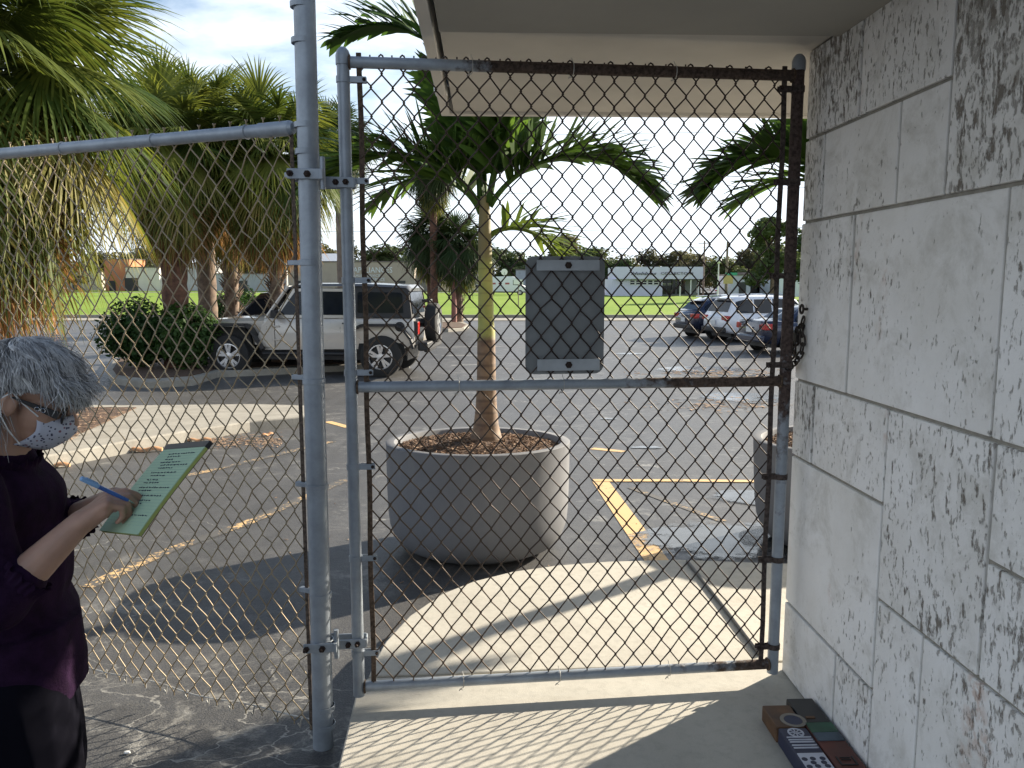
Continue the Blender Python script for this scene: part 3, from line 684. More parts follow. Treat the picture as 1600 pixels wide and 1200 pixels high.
for path, off in ((path1, .014), (path2, .020)):
    P = [wpt(u, v, off if u > 1236 else off+.012*(1236-u)/12)-loc0 for u, v in path]
    if path is path1:
        P[-2] = P[-3].lerp(Vector(GA+Matrix.Rotation(GROT, 3, 'Z') @ Vector((GL+.01, -.03, 0)))+Vector((0, 0, (P[-3]+loc0).z))-loc0, .5); P[-1] = GA+Matrix.Rotation(GROT, 3, 'Z') @ Vector((GL-.005, -.028, 0))+Vector((0, 0, (P[-3]+loc0).z-.004))-loc0
    # resample evenly
    tot = sum((b-a).length for a, b in zip(P, P[1:])); n = max(2, int(tot/.029))
    for i in range(n):
        t = (i+.5)/n*tot; acc = 0
        for a, b in zip(P, P[1:]):
            l = (b-a).length
            if acc+l >= t: c = a.lerp(b, (t-acc)/l); d = b-a; break
            acc += l
        mb = MB(); mb.tube(link(c, d, (wn if k % 2 else s_axis)+Vector((0, 0, .3))), .0036, 7, caps=False); mb.build('link', mc, ch, smooth=70); k += 1
c = wpt(1257, 527, .030)-loc0
mb = MB(); mb.box(c, (.014, .036, .032), Matrix.Rotation(.2, 3, 'X')); mb.tube([c+Vector((0, -.010, .012)), c+Vector((0, -.010, .030)), c+Vector((0, 0, .038)), c+Vector((0, .010, .030)), c+Vector((0, .010, .012))], .0035, 8); mb.build('padlock', mc, ch, bevel=.003)

# ================================================================== PAINTED BRICKS
def brick(pn, pf, w, label, mat, h=.055, side=1):
    # pn near / pf far ground points of the brick's long axis
    a, b = Vector(pn), Vector(pf); c = (a+b)/2; d = b-a; rz = math.atan2(d.y, d.x)
    t = thing('painted_brick', label, 'brick', (c.x, c.y, .002), rz, 'painted bricks along the foot of the wall')
    mb = MB(); mb.box((0, 0, h/2), (d.length, w, h)); mb.build('brick', mat, t, bevel=.004); return t, d.length, w, h
wl = lambda s, off: (C0.x+.0363*s-off, C0.y-s)
black = plain('black_brick_paint', (.012, .012, .014), .45, var=.4); brown = plain('brown_brick_paint', (.11, .055, .025), .6, var=.5, scale=14)
rb = plain('red_brick_paint', (.10, .028, .02), .6, var=.35, scale=10); gr_ = plain('green_brick_paint', (.03, .10, .06), .6, var=.5, scale=12); bl_ = plain('slate_blue_brick_paint', (.05, .075, .10), .6, var=.5, scale=12)
wh_ = plain('white_brick_paint', (.50, .52, .60), .6, var=.1); nv_ = plain('navy_brick_paint', (.02, .025, .06), .5); gry = plain('grey_brick_paint', (.22, .20, .17), .7, var=.4)
t, l, w, h = brick(wl(.465, .058), wl(.31, .058), .092, 'black painted brick against the wall, farthest of its row', black)
mb = MB(); mb.box((-l/2+.03, .012, h+.001), (.012, .03, .003)); mb.build('painted_mark', brown, t)
t, l, w, h = brick(wl(.80, .058), wl(.470, .058), .092, 'dark red brick with green and blue painted end, against the wall', rb)
mb = MB(); mb.box((l/2-.028, 0, h+.0015), (.055, w-.006, .004)); mb.build('green_patch', gr_, t); mb = MB(); mb.box((l/2-.08, 0, h+.0015), (.045, w-.006, .003)); mb.build('blue_patch', bl_, t)
mb = MB()
for q in ((0, .024, .044, .004), (0, -.024, .044, .004), (-.020, 0, .004, .044), (.006, 0, .003, .030), (.016, 0, .003, .030)): mb.box((q[0]-.045, q[1], h+.0015), (q[2], q[3], .003))
mb.build('painted_mark', black, t)
t, l, w, h = brick(wl(.492, .156), wl(.355, .156), .095, 'brown painted brick with a grey ring and dark disc on top', brown)
mb = MB(); mb.lathe([(.030, h+.0005), (.030, h+.002), (.042, h+.002), (.042, h+.0005)], (-.03, -.022, 0), 28); mb.build('grey_ring', gry, t, smooth=40)
mb = MB(); mb.lathe([(.0001, h+.0015), (.029, h+.0015)], (-.03, -.022, 0), 24); mb.build('dark_disc', nv_, t)
t, l, w, h = brick(wl(.765, .154), wl(.497, .154), .092, 'navy brick painted with white stripes, a wheel and a dotted white panel', nv_)
mb = MB(); mb.box((-.060, 0, h+.001), (.10, w-.01, .003))
for x in (.020, .034, .052, .064, .078): mb.box((x, 0, h+.001), (.005, w-.014, .003))
mb.lathe([(.020, h+.0005), (.020, h+.002), (.026, h+.002), (.026, h+.0005)], (.104, 0, 0), 24)
for a in range(4): mb.box((.104, 0, h+.0012), (.044, .003, .002), Matrix.Rotation(a*math.pi/4, 3, 'Z'))
mb.build('white_pattern', wh_, t)
mb = MB()
for x, y in ((-.04, -.026), (-.04, .004), (-.042, .030), (-.060, -.022), (-.060, .010), (-.078, -.026), (-.078, .004), (-.080, .030)): mb.lathe([(.0001, h+.0035), (.009, h+.0035), (.009, h+.0022)], (x, y, 0), 14)
mb.build('dot', nv_, t)
# ================================================================== PLANTS
UP = Vector((0, 0, 1))
def fan_frond(seed, elev, pet=.8, rad=1.0, droop=.5, nleaf=54, wl=.030, ragged=0.0, segs=4):
    rg = random.Random(seed); mb = MB()
    e = R(elev); p = Vector((0, 0, 0)); pts = [p.copy()]; n = 7
    for i in range(n):
        e -= R(5+9*(i/n))*droop*1.2; p = p+Vector((math.cos(e), 0, math.sin(e)))*pet/n; pts.append(p.copy())
    mb.tube(pts, [.020-.010*i/n for i in range(n+1)], 5)
    h = Vector((math.cos(e), 0, math.sin(e))); s = Vector((0, 1, 0)); nn = h.cross(s)
    if nn.z < 0: nn = -nn
    roll = rg.uniform(-.35, .35); s = s*math.cos(roll)+nn*math.sin(roll); nn = s.cross(h)
    if nn.z < 0 and abs(elev) < 80: nn = -nn
    for i in range(nleaf):
        th = R(-128+256*i/(nleaf-1))+rg.uniform(-.03, .03)
        if rg.random() < ragged: continue
        d = h*math.cos(th)+s*math.sin(th)-nn*(.10+.22*abs(math.sin(th)))
        d.normalize(); o = p+h*(.28*rad*max(0, math.cos(th)))
        Lf = rad*(.72+.26*math.cos(th*.6))*rg.uniform(.88, 1.06)*(1 if rg.random() > ragged else .6)
        side = d.cross(nn).normalized(); w = wl*rad; dr = droop*Lf*rg.uniform(.45, .8)
        prev = None; a0 = len(mb.v)
        for k in range(segs+1):
            t = k/segs; q = o+d*Lf*t*(1-.12*t*t*droop)-UP*dr*t**2.3
            ww = w*(1.0 if t < .45 else max(0, 1-(t-.45)/.55)**.8)*(.45+.55*min(1, t*4))
            tw = side*math.cos(t*1.1*(i % 3-1)*.5)+nn*math.sin(t*1.1*(i % 3-1)*.5)
            if k < segs: mb.v += [q-tw*ww*.5, q+tw*ww*.5]
            else: mb.v.append(q)
        for k in range(segs-1): b = a0+2*k; mb.f.append((b, b+1, b+3, b+2)); mb.m.append(0)
        b = a0+2*(segs-1); mb.f.append((b, b+1, b+2)); mb.m.append(0)
    return mb
def mesh_only(mb, name, mats):
    me = bpy.data.meshes.new(name); me.from_pydata([tuple(v) for v in mb.v], [], mb.f)
    for m in (mats if isinstance(mats, list) else [mats]): me.materials.append(m)
    if isinstance(mats, list): me.polygons.foreach_set('material_index', mb.m)
    me.polygons.foreach_set('use_smooth', [True]*len(me.polygons)); me.update(); return me
def obj(name, me, parent, loc=(0, 0, 0), rot=(0, 0, 0), sc=1):
    o = bpy.data.objects.new(name, me); COL.objects.link(o); o.parent = parent; o.location = loc; o.rotation_euler = rot; o.scale = (sc,)*3 if isinstance(sc, (int, float)) else sc; return o
LEV = [(82, 5, 0), (66, 7, 0), (50, 9, 0), (34, 10, 0), (18, 11, 0), (2, 11, 0), (-16, 11, 1), (-32, 11, 1), (-46, 11, 2), (-60, 11, 2), (-72, 12, 2), (-82, 10, 2)]
def fan_lib(tagn, rad, pet, nleaf, wl, mats, segs=4):
    lib = []
    for li, (el, cnt, mt) in enumerate(LEV):
        vs = []
        for s in range(2):
            vs.append(mesh_only(fan_frond(li*7+s+hash(tagn) % 1, el, pet, rad, .38+.05*li if mt < 2 else .55, nleaf, wl, ragged=.0 if mt == 0 else (.06 if mt == 1 else .2), segs=segs), 'frond', mats[1 if (mt == 0 and s == 1 and li >= 5) else mt]))
        lib.append(vs)
    return lib
FL_near = fan_lib('n', 1.25, 1.05, 78, .028, [M['leaf_fan'], M['leaf_fan_y'], M['leaf_dead']], 5)
FL_mid = fan_lib('m', 1.1, .85, 56, .034, [M['leaf_fan'], M['leaf_fan_y'], M['leaf_dead']], 4)
FL_dark = fan_lib('d', 1.0, .70, 30, .060, [M['leaf_dark'], M['leaf_dark'], M['leaf_fan_y']], 3)
def fan_palm(label, x, y, zc, lib, seed, bark, tr=.15, sc=1.0, skip=None, booted=False, dens=1.0, azr=None, maxlev=99, lean=0, group=None):
    rg = random.Random(seed); gzz = gz(y); t = thing('fan_palm', label, 'palm tree', (x, y, gzz), 0, group)
    H = zc-gzz; mb = MB(); rs = []; n = 26
    for k in range(n+1):
        z = -.1+(H+.1)*k/n; rad = tr*(1.25-.3*min(1, k/5)+.04*math.sin(k*2.1))
        rs.append([Vector(((rad*(1+.10*mnoise.noise(Vector((math.cos(a)*2, math.sin(a)*2, z*3+seed)))))*math.cos(a)+lean*(z/H)**2, rad*math.sin(a), z)) for a in [j*math.pi/8 for j in range(16)]])
    mb.rings(rs); mb.build('trunk', bark, t, smooth=60)
    if booted:
        mb = MB()
        for k in range(int(H/.07)):
            z = .25+k*.07
            if z > H: break
            for j in range(3):
                a = k*2.4+j*2.094; o = Vector((math.cos(a)*tr*.95, math.sin(a)*tr*.95, z)); d = Vector((math.cos(a)*.7, math.sin(a)*.7, 1)).normalized()
                mb.tube([o, o+d*.12, o+d*.2+Vector((math.cos(a), math.sin(a), 0))*.03], [.05, .04, .012], 4, flat=.5)
        o = mb.build('leaf_boots', bark, t, smooth=60); o['kind'] = 'stuff'
    a = rg.uniform(0, 6); 
    for li, (el, cnt, mt) in enumerate(LEV):
        if li > maxlev: continue
        for c in range(int(cnt*dens)):
            a += 2.39996
            if skip and skip(li, a % (2*math.pi)): continue
            obj('frond', rg.choice(lib[li]), t, (lean+.05*math.cos(a), .05*math.sin(a), H-.06*li*.5+.15), (rg.uniform(-.12, .12), rg.uniform(-.12, .12), a), sc*rg.uniform(.88, 1.1))
    return t
c = at(-62, 140, 9.3); fan_palm('large fan palm with a skirt of brown dead fronds at the left edge', c.x, 9.3, c.z, FL_near, 1, M['bark'], .17, 1.0, dens=1.2, maxlev=10)
c = at(262, 240, 18.4); fan_palm('fan palm with reddish trunk rising from the hedge', c.x, 18.4, c.z, FL_mid, 2, M['bark_red'], .29, 1.05, dens=1.15, maxlev=9)
c = at(312, 215, 20.5); fan_palm('fan palm with plain grey trunk just right of the reddish palm', c.x, 20.5, c.z, FL_mid, 3, M['bark'], .24, 1.05, dens=1.1, maxlev=10)
c = at(425, 250, 19.6); fan_palm('fan palm behind the hood of the beige off-road car', c.x, 19.6, c.z, FL_mid, 4, M['bark'], .17, 1.05, dens=1.2, booted=True)
c = at(355, 300, 22.5); fan_palm('shorter fan palm with rough booted trunk behind the hedge', c.x, 22.5, c.z, FL_mid, 14, M['bark'], .2, .85, booted=True, maxlev=9)
c = at(-30, 395, 29); fan_palm('low dark fan palm at the far left edge of the lot', c.x, 29, c.z, FL_dark, 5, M['bark'], .2, 1.1)
c = at(676, 262, 41); fan_palm('tallest dark fan palm on the small far island', c.x, 41, c.z, FL_dark, 6, M['bark_red'], .20, 1.08)
c = at(672, 372, 42.5); fan_palm('lower fan palm at the left of the small far island', c.x, 42.5, c.z, FL_dark, 7, M['bark_red'], .20, 1.12)
c = at(716, 385, 41.5); fan_palm('fan palm with booted trunk at the right of the small far island', c.x, 41.5, c.z, FL_dark, 8, M['bark'], .20, 1.15, booted=True)
c = at(528, 222, 33); fan_palm('distant fan palm seen between the fence post and the gate', c.x, 33, c.z, FL_dark, 9, M['bark'], .18, 1.0)

# ------------------------------------------------ planters with feather palms
def pinnate(seed, az, el0, el1, length, leaf=.40, n=40, wl=.036, roll=0, bare=.16, curve=1.3, droop=.35, vee=.5, mat='leaf_pinnate'):
    rg = random.Random(seed); N_ = 24; p = Vector((0, 0, 0)); pts = [p.copy()]; dirs = []
    for i in range(N_):
        t = (i/(N_-1))**curve; e = R(el0+(el1-el0)*t); a = R(az)+roll*t
        d = Vector((math.cos(a)*math.cos(e), math.sin(a)*math.cos(e), math.sin(e))); dirs.append(d); p = p+d*length/N_; pts.append(p.copy())
    dirs.append(dirs[-1]); mb = MB(); mb.tube(pts, [.017*(1-i/N_)**.8+.0025 for i in range(N_+1)], 6)
    side0 = Vector((-math.sin(R(az)), math.cos(R(az)), 0))
    for k in range(n):
        t = bare+(1-bare)*(k+.5)/n; f = t*N_; i = min(N_-1, int(f)); o = pts[i].lerp(pts[i+1], f-i); d = dirs[i]
        nn = d.cross(side0).normalized(); nn = nn if nn.z > 0 or abs(nn.z) < .2 else -nn
        for sg in (-1, 1):
            ll = leaf*1.12*(.45+.75*math.sin(math.pi*min(1, .12+t*.86))**.8)*rg.uniform(.85, 1.1)
            fw = .45+.75*t; v = vee*rg.uniform(.1, 1.35)
            dd = (side0*sg+d*fw+nn*v).normalized(); sd = dd.cross(nn).normalized(); w = wl*rg.uniform(.8, 1.15)
            sd = (sd*math.cos(.5*sg)+nn*math.sin(.5*sg)).normalized(); a0 = len(mb.v); segs = 5; dr = droop*ll*rg.uniform(.5, 1.5)
            for q in range(segs+1):
                tt = q/segs; c = o+dd*ll*tt-UP*dr*tt**2
                ww = w*(min(1, .35+tt*2.6))*(1 if tt < .5 else 1-((tt-.5)/.5)**1.6)
                if q < segs: mb.v += [c-sd*ww*.5, c+sd*ww*.5]
                else: mb.v.append(c)
            for q in range(segs-1): b = a0+2*q; mb.f.append((b, b+1, b+3, b+2)); mb.m.append(0)
            b = a0+2*(segs-1); mb.f.append((b, b+1, b+2)); mb.m.append(0)
    return mesh_only(mb, 'frond', M[mat])
PX, PY = -.215, 4.98; PZ = gz(PY); SL = math.atan(-.04)
pt = thing('planter', 'round grey planter pot standing behind the gate mesh in the middle', 'planter', (PX, PY, PZ)); pt.rotation_euler = (SL, 0, 0)
RR = .585; HT = .70
prof = [(.0001, .002), (.30, .0), (.40, .012), (.480, .05), (.535, .11), (.562, .19), (.572, .28), (.577, .42), (.581, HT-.012), (.583, HT-.004), (.578, HT), (.532, HT), (.526, HT-.006), (.522, HT-.10)]
mb = MB(); mb.lathe(prof, (0, 0, 0), 96, caps=False); mb.build('pot', M['planter'], pt, smooth=45)
rg = random.Random(9); mb = MB(); n = 40; z0 = HT-.045
rr_ = []
for k in range(9):
    r_ = .0005+.524*k/8; rr_.append([Vector((r_*math.cos(2*math.pi*j/n), r_*math.sin(2*math.pi*j/n), z0+.05*(1-(k/8)**2)+.012*mnoise.noise(Vector((r_*9*math.cos(2*math.pi*j/n), r_*9*math.sin(2*math.pi*j/n), 3)))-(.006 if k == 8 else 0))) for j in range(n)])
mb.rings(rr_, caps=False); mb.build('soil', M['soil'], pt, smooth=60)
for nm, mt_, cnt in (('mulch_chips', 'chip', 1500), ('pale_chips', 'chip2', 260)):
    mb = MB()
    for i in range(cnt):
        a = rg.uniform(0, 6.283); r_ = .51*math.sqrt(rg.random()); z = z0+.05*(1-(r_/.524)**2)+.006
        Rm = Matrix.Rotation(rg.uniform(0, 6.28), 3, 'Z') @ Matrix.Rotation(rg.uniform(-.5, .5), 3, 'Y') @ Matrix.Rotation(rg.uniform(-.5, .5), 3, 'X')
        mb.box((r_*math.cos(a), r_*math.sin(a), z), (rg.uniform(.01, .045), rg.uniform(.004, .012), rg.uniform(.002, .006)), Rm)
    o = mb.build(nm, M[mt_], pt); o['kind'] = 'stuff'
palm = thing('feather_palm', 'young palm with green crownshaft growing in the middle planter', 'palm tree', (PX+.05, PY+.02, PZ+HT-.005))
tz = [(-.08, .125), (0, .108), (.04, .096), (.10, .080), (.22, .067), (.38, .060), (.55, .057), (.70, .056), (.72, .051), (.9, .047), (1.1, .043), (1.25, .042), (1.40, .036), (1.52, .028)]
mb = MB(); mb.tube([(.004*math.sin(z*3), 0, z) for z, _ in tz], [r for _, r in tz], 24); mb.build('trunk', M['ptrunk'], palm, smooth=60)
mb = MB()
for i in range(26):
    a = rg.uniform(0, 6.28); mb.tube([(.06*math.cos(a), .06*math.sin(a), .02), (.12*math.cos(a), .12*math.sin(a), 0), (.20*math.cos(a+.3), .20*math.sin(a+.3), -.01)], [.007, .006, .002], 5)
mb.build('roots', M['bark_red'], palm, smooth=60)['kind'] = 'stuff'
FR_ = [  # az, el0, el1, length, z0, leaf, mat, curve, roll
    (182, 60, -44, 1.14, 1.46, .36, 'leaf_pinnate', .95, 0), (-5, 58, -46, 1.10, 1.46, .36, 'leaf_pinnate', 1.0, 0), (22, 80, 14, 1.45, 1.50, .42, 'leaf_pinnate', 1.2, 0),
    (172, 88, -30, 1.62, 1.50, .32, 'leaf_pinnate', 1.9, 0), (25, 42, -62, .62, 1.28, .30, 'leaf_pinnate_lit', .7, 0), (158, 66, -40, .88, 1.42, .34, 'leaf_pinnate', .8, 0),
    (95, 74, -20, 1.35, 1.48, .40, 'leaf_pinnate', 1.0, 0), (-40, 80, 5, 1.05, 1.48, .34, 'leaf_pinnate', 1.2, 0), (120, 82, 20, 1.1, 1.48, .36, 'leaf_pinnate', 1.2, 0)]
for i, (az, e0, e1, ln, z0_, lf, mt_, cv, rl) in enumerate(FR_):
    me = pinnate(50+i, az, e0, e1, ln, lf, 88 if ln > 1 else 38, .056 if ln > 1 else .040, rl, .16, cv, .22, .95, mt_)
    obj('frond', me, palm, (.03*math.cos(R(az)), .03*math.sin(R(az)), z0_))
P2 = Vector((2.19, 5.08)); dup(pt, (P2.x, P2.y, gz(P2.y)), label='grey planter pot half hidden behind the right gate post').rotation_euler = (SL, 0, .8)
dup(palm, (P2.x+.03, P2.y, gz(P2.y)+HT-.005), label='young palm whose frond arches in behind the upper right of the gate')
bpy.context.view_layer.update()

# ------------------------------------------------ hedge bushes
def leafcloud(seed, blobs, n, size, mat, name='crown', shell=.35, ups=.3):
    rg = random.Random(seed); mb = MB(); tot = sum(b[1][0]*b[1][1]*b[1][2] for b in blobs)
    for c, r in blobs:
        k = int(n*(r[0]*r[1]*r[2])/tot)
        for i in range(k):
            u = Vector((rg.gauss(0, 1), rg.gauss(0, 1), rg.gauss(0, 1))).normalized(); q = (shell+(1-shell)*rg.random()**.5)
            bump = 1+.22*mnoise.noise(u*2.3+Vector(c)*1.7+Vector((seed, 0, 0)))+.12*mnoise.noise(u*6+Vector((seed, 3, 0)))
            p = Vector((c[0]+u.x*r[0]*q*bump, c[1]+u.y*r[1]*q*bump, c[2]+u.z*r[2]*q*bump))
            if p.z < .05: continue
            a = Vector((rg.gauss(0, 1), rg.gauss(0, 1), rg.gauss(0, .6))).normalized(); nn = (u+Vector((rg.gauss(0, .6), rg.gauss(0, .6), ups+rg.gauss(0, .5)))).normalized()
            b = nn.cross(a).normalized(); a = b.cross(nn); s = size*rg.uniform(.6, 1.3)
            mb.v += [p-a*s*.5, p+b*s*.26, p+a*s*.5, p-b*s*.26]; m_ = len(mb.v)-4; mb.f.append((m_, m_+1, m_+2, m_+3)); mb.m.append(0)
    me = mesh_only(mb, name, mat); return me
def bush(label, x, y, w, h, seed, n=5200, size=.12, mat='leaf_bush'):
    t = thing('bush', label, 'bush', (x, y, gz(y)+.13), 0, 'bushes under the palms'); rg = random.Random(seed)
    bl = [((0, 0, h*.5), (w*.5, w*.42, h*.5))]
    for i in range(5): bl.append(((rg.uniform(-.3, .3)*w, rg.uniform(-.25, .2)*w, rg.uniform(.35, .72)*h), (w*.24, w*.24, h*.32)))
    obj('foliage', leafcloud(seed, bl, n, size, M[mat], 'foliage', .3), t)
    mb = MB()
    for i in range(16):
        a = rg.uniform(0, 6.28); r_ = rg.uniform(.15, .38)*w; mb.tube([(.05*math.cos(a), .05*math.sin(a), 0), (r_*.5*math.cos(a), r_*.5*math.sin(a), h*.4), (r_*math.cos(a), r_*math.sin(a), h*rg.uniform(.6, .9))], [.02, .014, .005], 5)
    mb.build('stems', M['bark'], t, smooth=60)['kind'] = 'stuff'; return t
for (u0, u1, vt, vb, Y, lb, sd) in ((176, 268, 470, 586, 18.1, 'dark green bush at the left end of the hedge island', 31), (258, 338, 480, 584, 17.9, 'bush with scattered yellowing leaves in front of the palm trunks', 32), (318, 400, 462, 555, 25.0, 'sunlit bush behind the hood of the beige car', 33), (362, 410, 455, 545, 26, 'bush behind the windscreen of the beige car', 34)):
    a = at(u0, vb, Y); b = at(u1, vb, Y); tt = at(u0, vt, Y)
    bush(lb, (a.x+b.x)/2, Y, (b.x-a.x)*1.22, tt.z-gz(Y)-.05, sd)

# ------------------------------------------------ broadleaf trees
def tree_meshes(seed, H=11, wd=9, n=5200, size=.62, mat='leaf_tree'):
    rg = random.Random(seed); bl = []
    for i in range(17):
        a = rg.uniform(0, 6.28); r_ = rg.uniform(0, .34)*wd; z = rg.uniform(.20, .84)*H
        s = rg.uniform(.15, .26)*wd*(1.2-.45*(z/H)); bl.append(((r_*math.cos(a), r_*math.sin(a), z), (s, s, s*.72)))
    cr_ = leafcloud(seed, bl, n, size, M[mat], 'crown', .25)
    mb = MB(); mb.tube([(0, 0, -.3), (.05, 0, H*.2), (.1, .1, H*.42), (0, 0, H*.7)], [H*.032, H*.024, H*.018, H*.006], 9)
    for c, r in bl[:8]: mb.tube([(.05, .05, H*rg.uniform(.2, .45)), (c[0]*.5, c[1]*.5, c[2]*.75), (c[0], c[1], c[2])], [H*.013, H*.008, H*.003], 6)
    return cr_, mesh_only(mb, 'trunk', M['bark'])
TM = [tree_meshes(61, 11, 9), tree_meshes(62, 11, 10, mat='leaf_tree2'), tree_meshes(63, 12, 8), tree_meshes(64, 10, 11), tree_meshes(65, 12, 7, n=3000, mat='leaf_tree2')]
def tree(label, u, vt, wpx, Y, k, group='trees beyond the field', base=None):
    a = at(u, vt, Y); z0 = gz(Y) if base is None else base; cr_, tr_ = TM[k]; t = thing('broadleaf_tree', label, 'tree', (a.x, Y, z0), u*.37, group)
    zs = [v.co.z for v in cr_.vertices]; xs_ = [v.co.x for v in cr_.vertices]
    hz = (a.z-z0)/max(zs); hx = (wpx/FPX*Y)/(max(xs_)-min(xs_))
    t.scale = (hx, hx, hz); obj('crown', cr_, t); obj('trunk', tr_, t); return t
TL = [(503, 378, 60, 205, 4, 'thin olive tree above the pale roof left of the gate'), (548, 372, 50, 215, 4, 'open crowned tree behind the left end of the beige shop'),
      (605, 380, 84, 200, 0, 'rounded green tree above the beige shop sign'), (648, 392, 70, 205, 1, 'olive tree above the middle of the beige shop roof'), (735, 398, 70, 190, 3, 'low tree beyond the small palm island'),
      (792, 386, 96, 186, 3, 'dark tree behind the white van'), (838, 398, 70, 182, 0, 'green tree just left of the back of the sign'), (888, 362, 92, 200, 1, 'tall olive tree rising above the back of the sign'),
      (930, 384, 80, 176, 0, 'green tree right behind the edge of the sign'), (972, 402, 70, 160, 3, 'low green tree behind the left end of the white shop'), (1015, 386, 66, 165, 4, 'thin yellowish tree above the white shop'),
      (1052, 389, 76, 168, 1, 'olive tree above the middle of the white shop'), (1094, 394, 70, 160, 1, 'brownish tree behind the right end of the white shop'), (1132, 400, 60, 150, 0, 'green tree behind the street sign pole'),
      (1168, 386, 84, 158, 1, 'olive tree above the parked white car'), (1215, 380, 80, 150, 3, 'tree right behind the latch post of the gate'), (1212, 338, 90, 88, 2, 'nearer dark green tree beside the stone wall'),
      (455, 385, 90, 210, 0, 'far tree behind the palm cluster'), (370, 380, 100, 215, 3, 'far tree between the palm trunks'), (235, 385, 90, 215, 0, 'far tree behind the white building on the left'), (150, 392, 90, 205, 1, 'far tree above the orange building'),
      (60, 380, 100, 170, 2, 'shade tree over the parked cars on the far left'), (103, 400, 70, 175, 4, 'small street tree near the far left parked cars'), (-20, 370, 120, 210, 3, 'far tree at the left edge of the view'),
      (1290, 350, 120, 95, 0, 'tree hidden behind the stone wall')]
for (u, vt, w_, Y, k, lb) in TL: tree(lb, u, vt, w_, Y, k)

rgw = random.Random(91); wood = []
for i in range(150):
    u_ = -250+i*14+rgw.uniform(-6, 6); Y_ = rgw.uniform(205, 250); a_ = at(u_, rgw.uniform(393, 420), Y_); s_ = rgw.uniform(4, 8)
    wood.append(((a_.x, Y_, (a_.z+.7)*.55-.7), (s_*1.5, s_, (a_.z+.7)*.52)))
o = obj('wood', leafcloud(92, wood, 26000, 1.3, M['leaf_tree2'], 'wood', .2), None); o['kind'] = 'stuff'
# ------------------------------------------------ litter
rg = random.Random(21)
def sheath(u, v, L, w, rz, label):
    p = G(u, v); t = []; mb = MB(); n = 8
    rs_ = []
    for k in range(n+1):
        x = -L/2+L*k/n; ww = w*(.35+.65*math.sin(math.pi*(.15+.7*k/n))); rs_.append([Vector((x, ww*math.cos(a), .012+.055*w/.08*math.sin(a)*(1 if math.sin(a) > 0 else .1)+.01*math.sin(k*1.3))) for a in [j*math.pi/5 for j in range(10)]])
    mb.rings(rs_); o = mb.build('palm_sheath', M['sheath'], smooth=60, loc=(p.x, p.y, p.z+.004)); o.rotation_euler = (0, 0, rz); tag(o, label, 'fallen leaf', 'fallen palm sheaths along the kerb')
M['sheath'] = plain('dry_palm_sheath', (.45, .24, .12), .8, var=.35, scale=9)
sheath(83, 731, .30, .045, .25, 'orange dry palm sheath lying nearest the seated line of kerb on the left'.replace('seated line of ', ''))
sheath(228, 706, .34, .05, .2, 'dry palm sheath by the kerb behind the green writing pad')
sheath(312, 690, .26, .035, .3, 'pale palm sheath by the kerb above the writing pad top')
sheath(418, 681, .16, .03, .9, 'small curled palm sheath by the kerb near the tall post')
mb = MB()
def leaf_at(p, s):
    Rm = Matrix.Rotation(rg.uniform(0, 6.28), 3, 'Z') @ Matrix.Rotation(rg.uniform(-.3, .3), 3, 'X'); mb.box(p+Vector((0, 0, .004+s*.08)), (s*rg.uniform(.6, 1.6), s*rg.uniform(.12, .35), .003), Rm)
for i in range(620):   # along the kerb
    t = rg.random(); u = 40+450*t; v = 728-80*t**.9+rg.gauss(0, 3)-2; leaf_at(G(u, v), rg.uniform(.015, .06)*(1 if rg.random() < .8 else 2))
for i in range(500):
    u = rg.uniform(330, 440); v = 690+rg.gauss(0, 5); leaf_at(G(u, v), rg.uniform(.01, .05))
for i in range(900):   # on the mulch bed
    u = rg.uniform(-150, 205); v = rg.uniform(637, 690)
    if u > 210-(v-637)*1.9: continue
    leaf_at(G(u, v, dz=.16), rg.uniform(.02, .09))
for i in range(220):   # near the puddles
    leaf_at(G(rg.gauss(1110, 60), rg.gauss(583, 3)), rg.uniform(.03, .14)); leaf_at(G(rg.gauss(1130, 60), rg.gauss(632, 5)), rg.uniform(.02, .10))
for i in range(130): leaf_at(G(rg.uniform(0, 1200), rg.uniform(600, 1000)), rg.uniform(.006, .02))
o = mb.build('leaf_litter', M['chip2']); o['kind'] = 'stuff'
mb = MB()
for i in range(70):
    u = rg.uniform(60, 480); v = 722-75*(u-60)/420+rg.gauss(0, 3); p = G(u, v)+Vector((0, 0, .01)); a = rg.gauss(.4, .4); d = Vector((math.cos(a), math.sin(a), rg.uniform(-.02, .05))); l = rg.uniform(.06, .3)
    mb.tube([p, p+d*l*.5+Vector((0, 0, .012)), p+d*l], .003, 4)
mb.build('twigs', M['bark_red'])['kind'] = 'stuff'
o = MB().lathe([(.0001, .008), (.006, .006), (.007, 0), (.0001, -.001)], (0, 0, 0), 10).build('pebble', M['white'], smooth=60, loc=G(199, 1178)+Vector((0, 0, .004))); o.scale = (1.6, 1, .8)
tag(o, 'tiny white pebble on the asphalt near the bottom left', 'pebble')
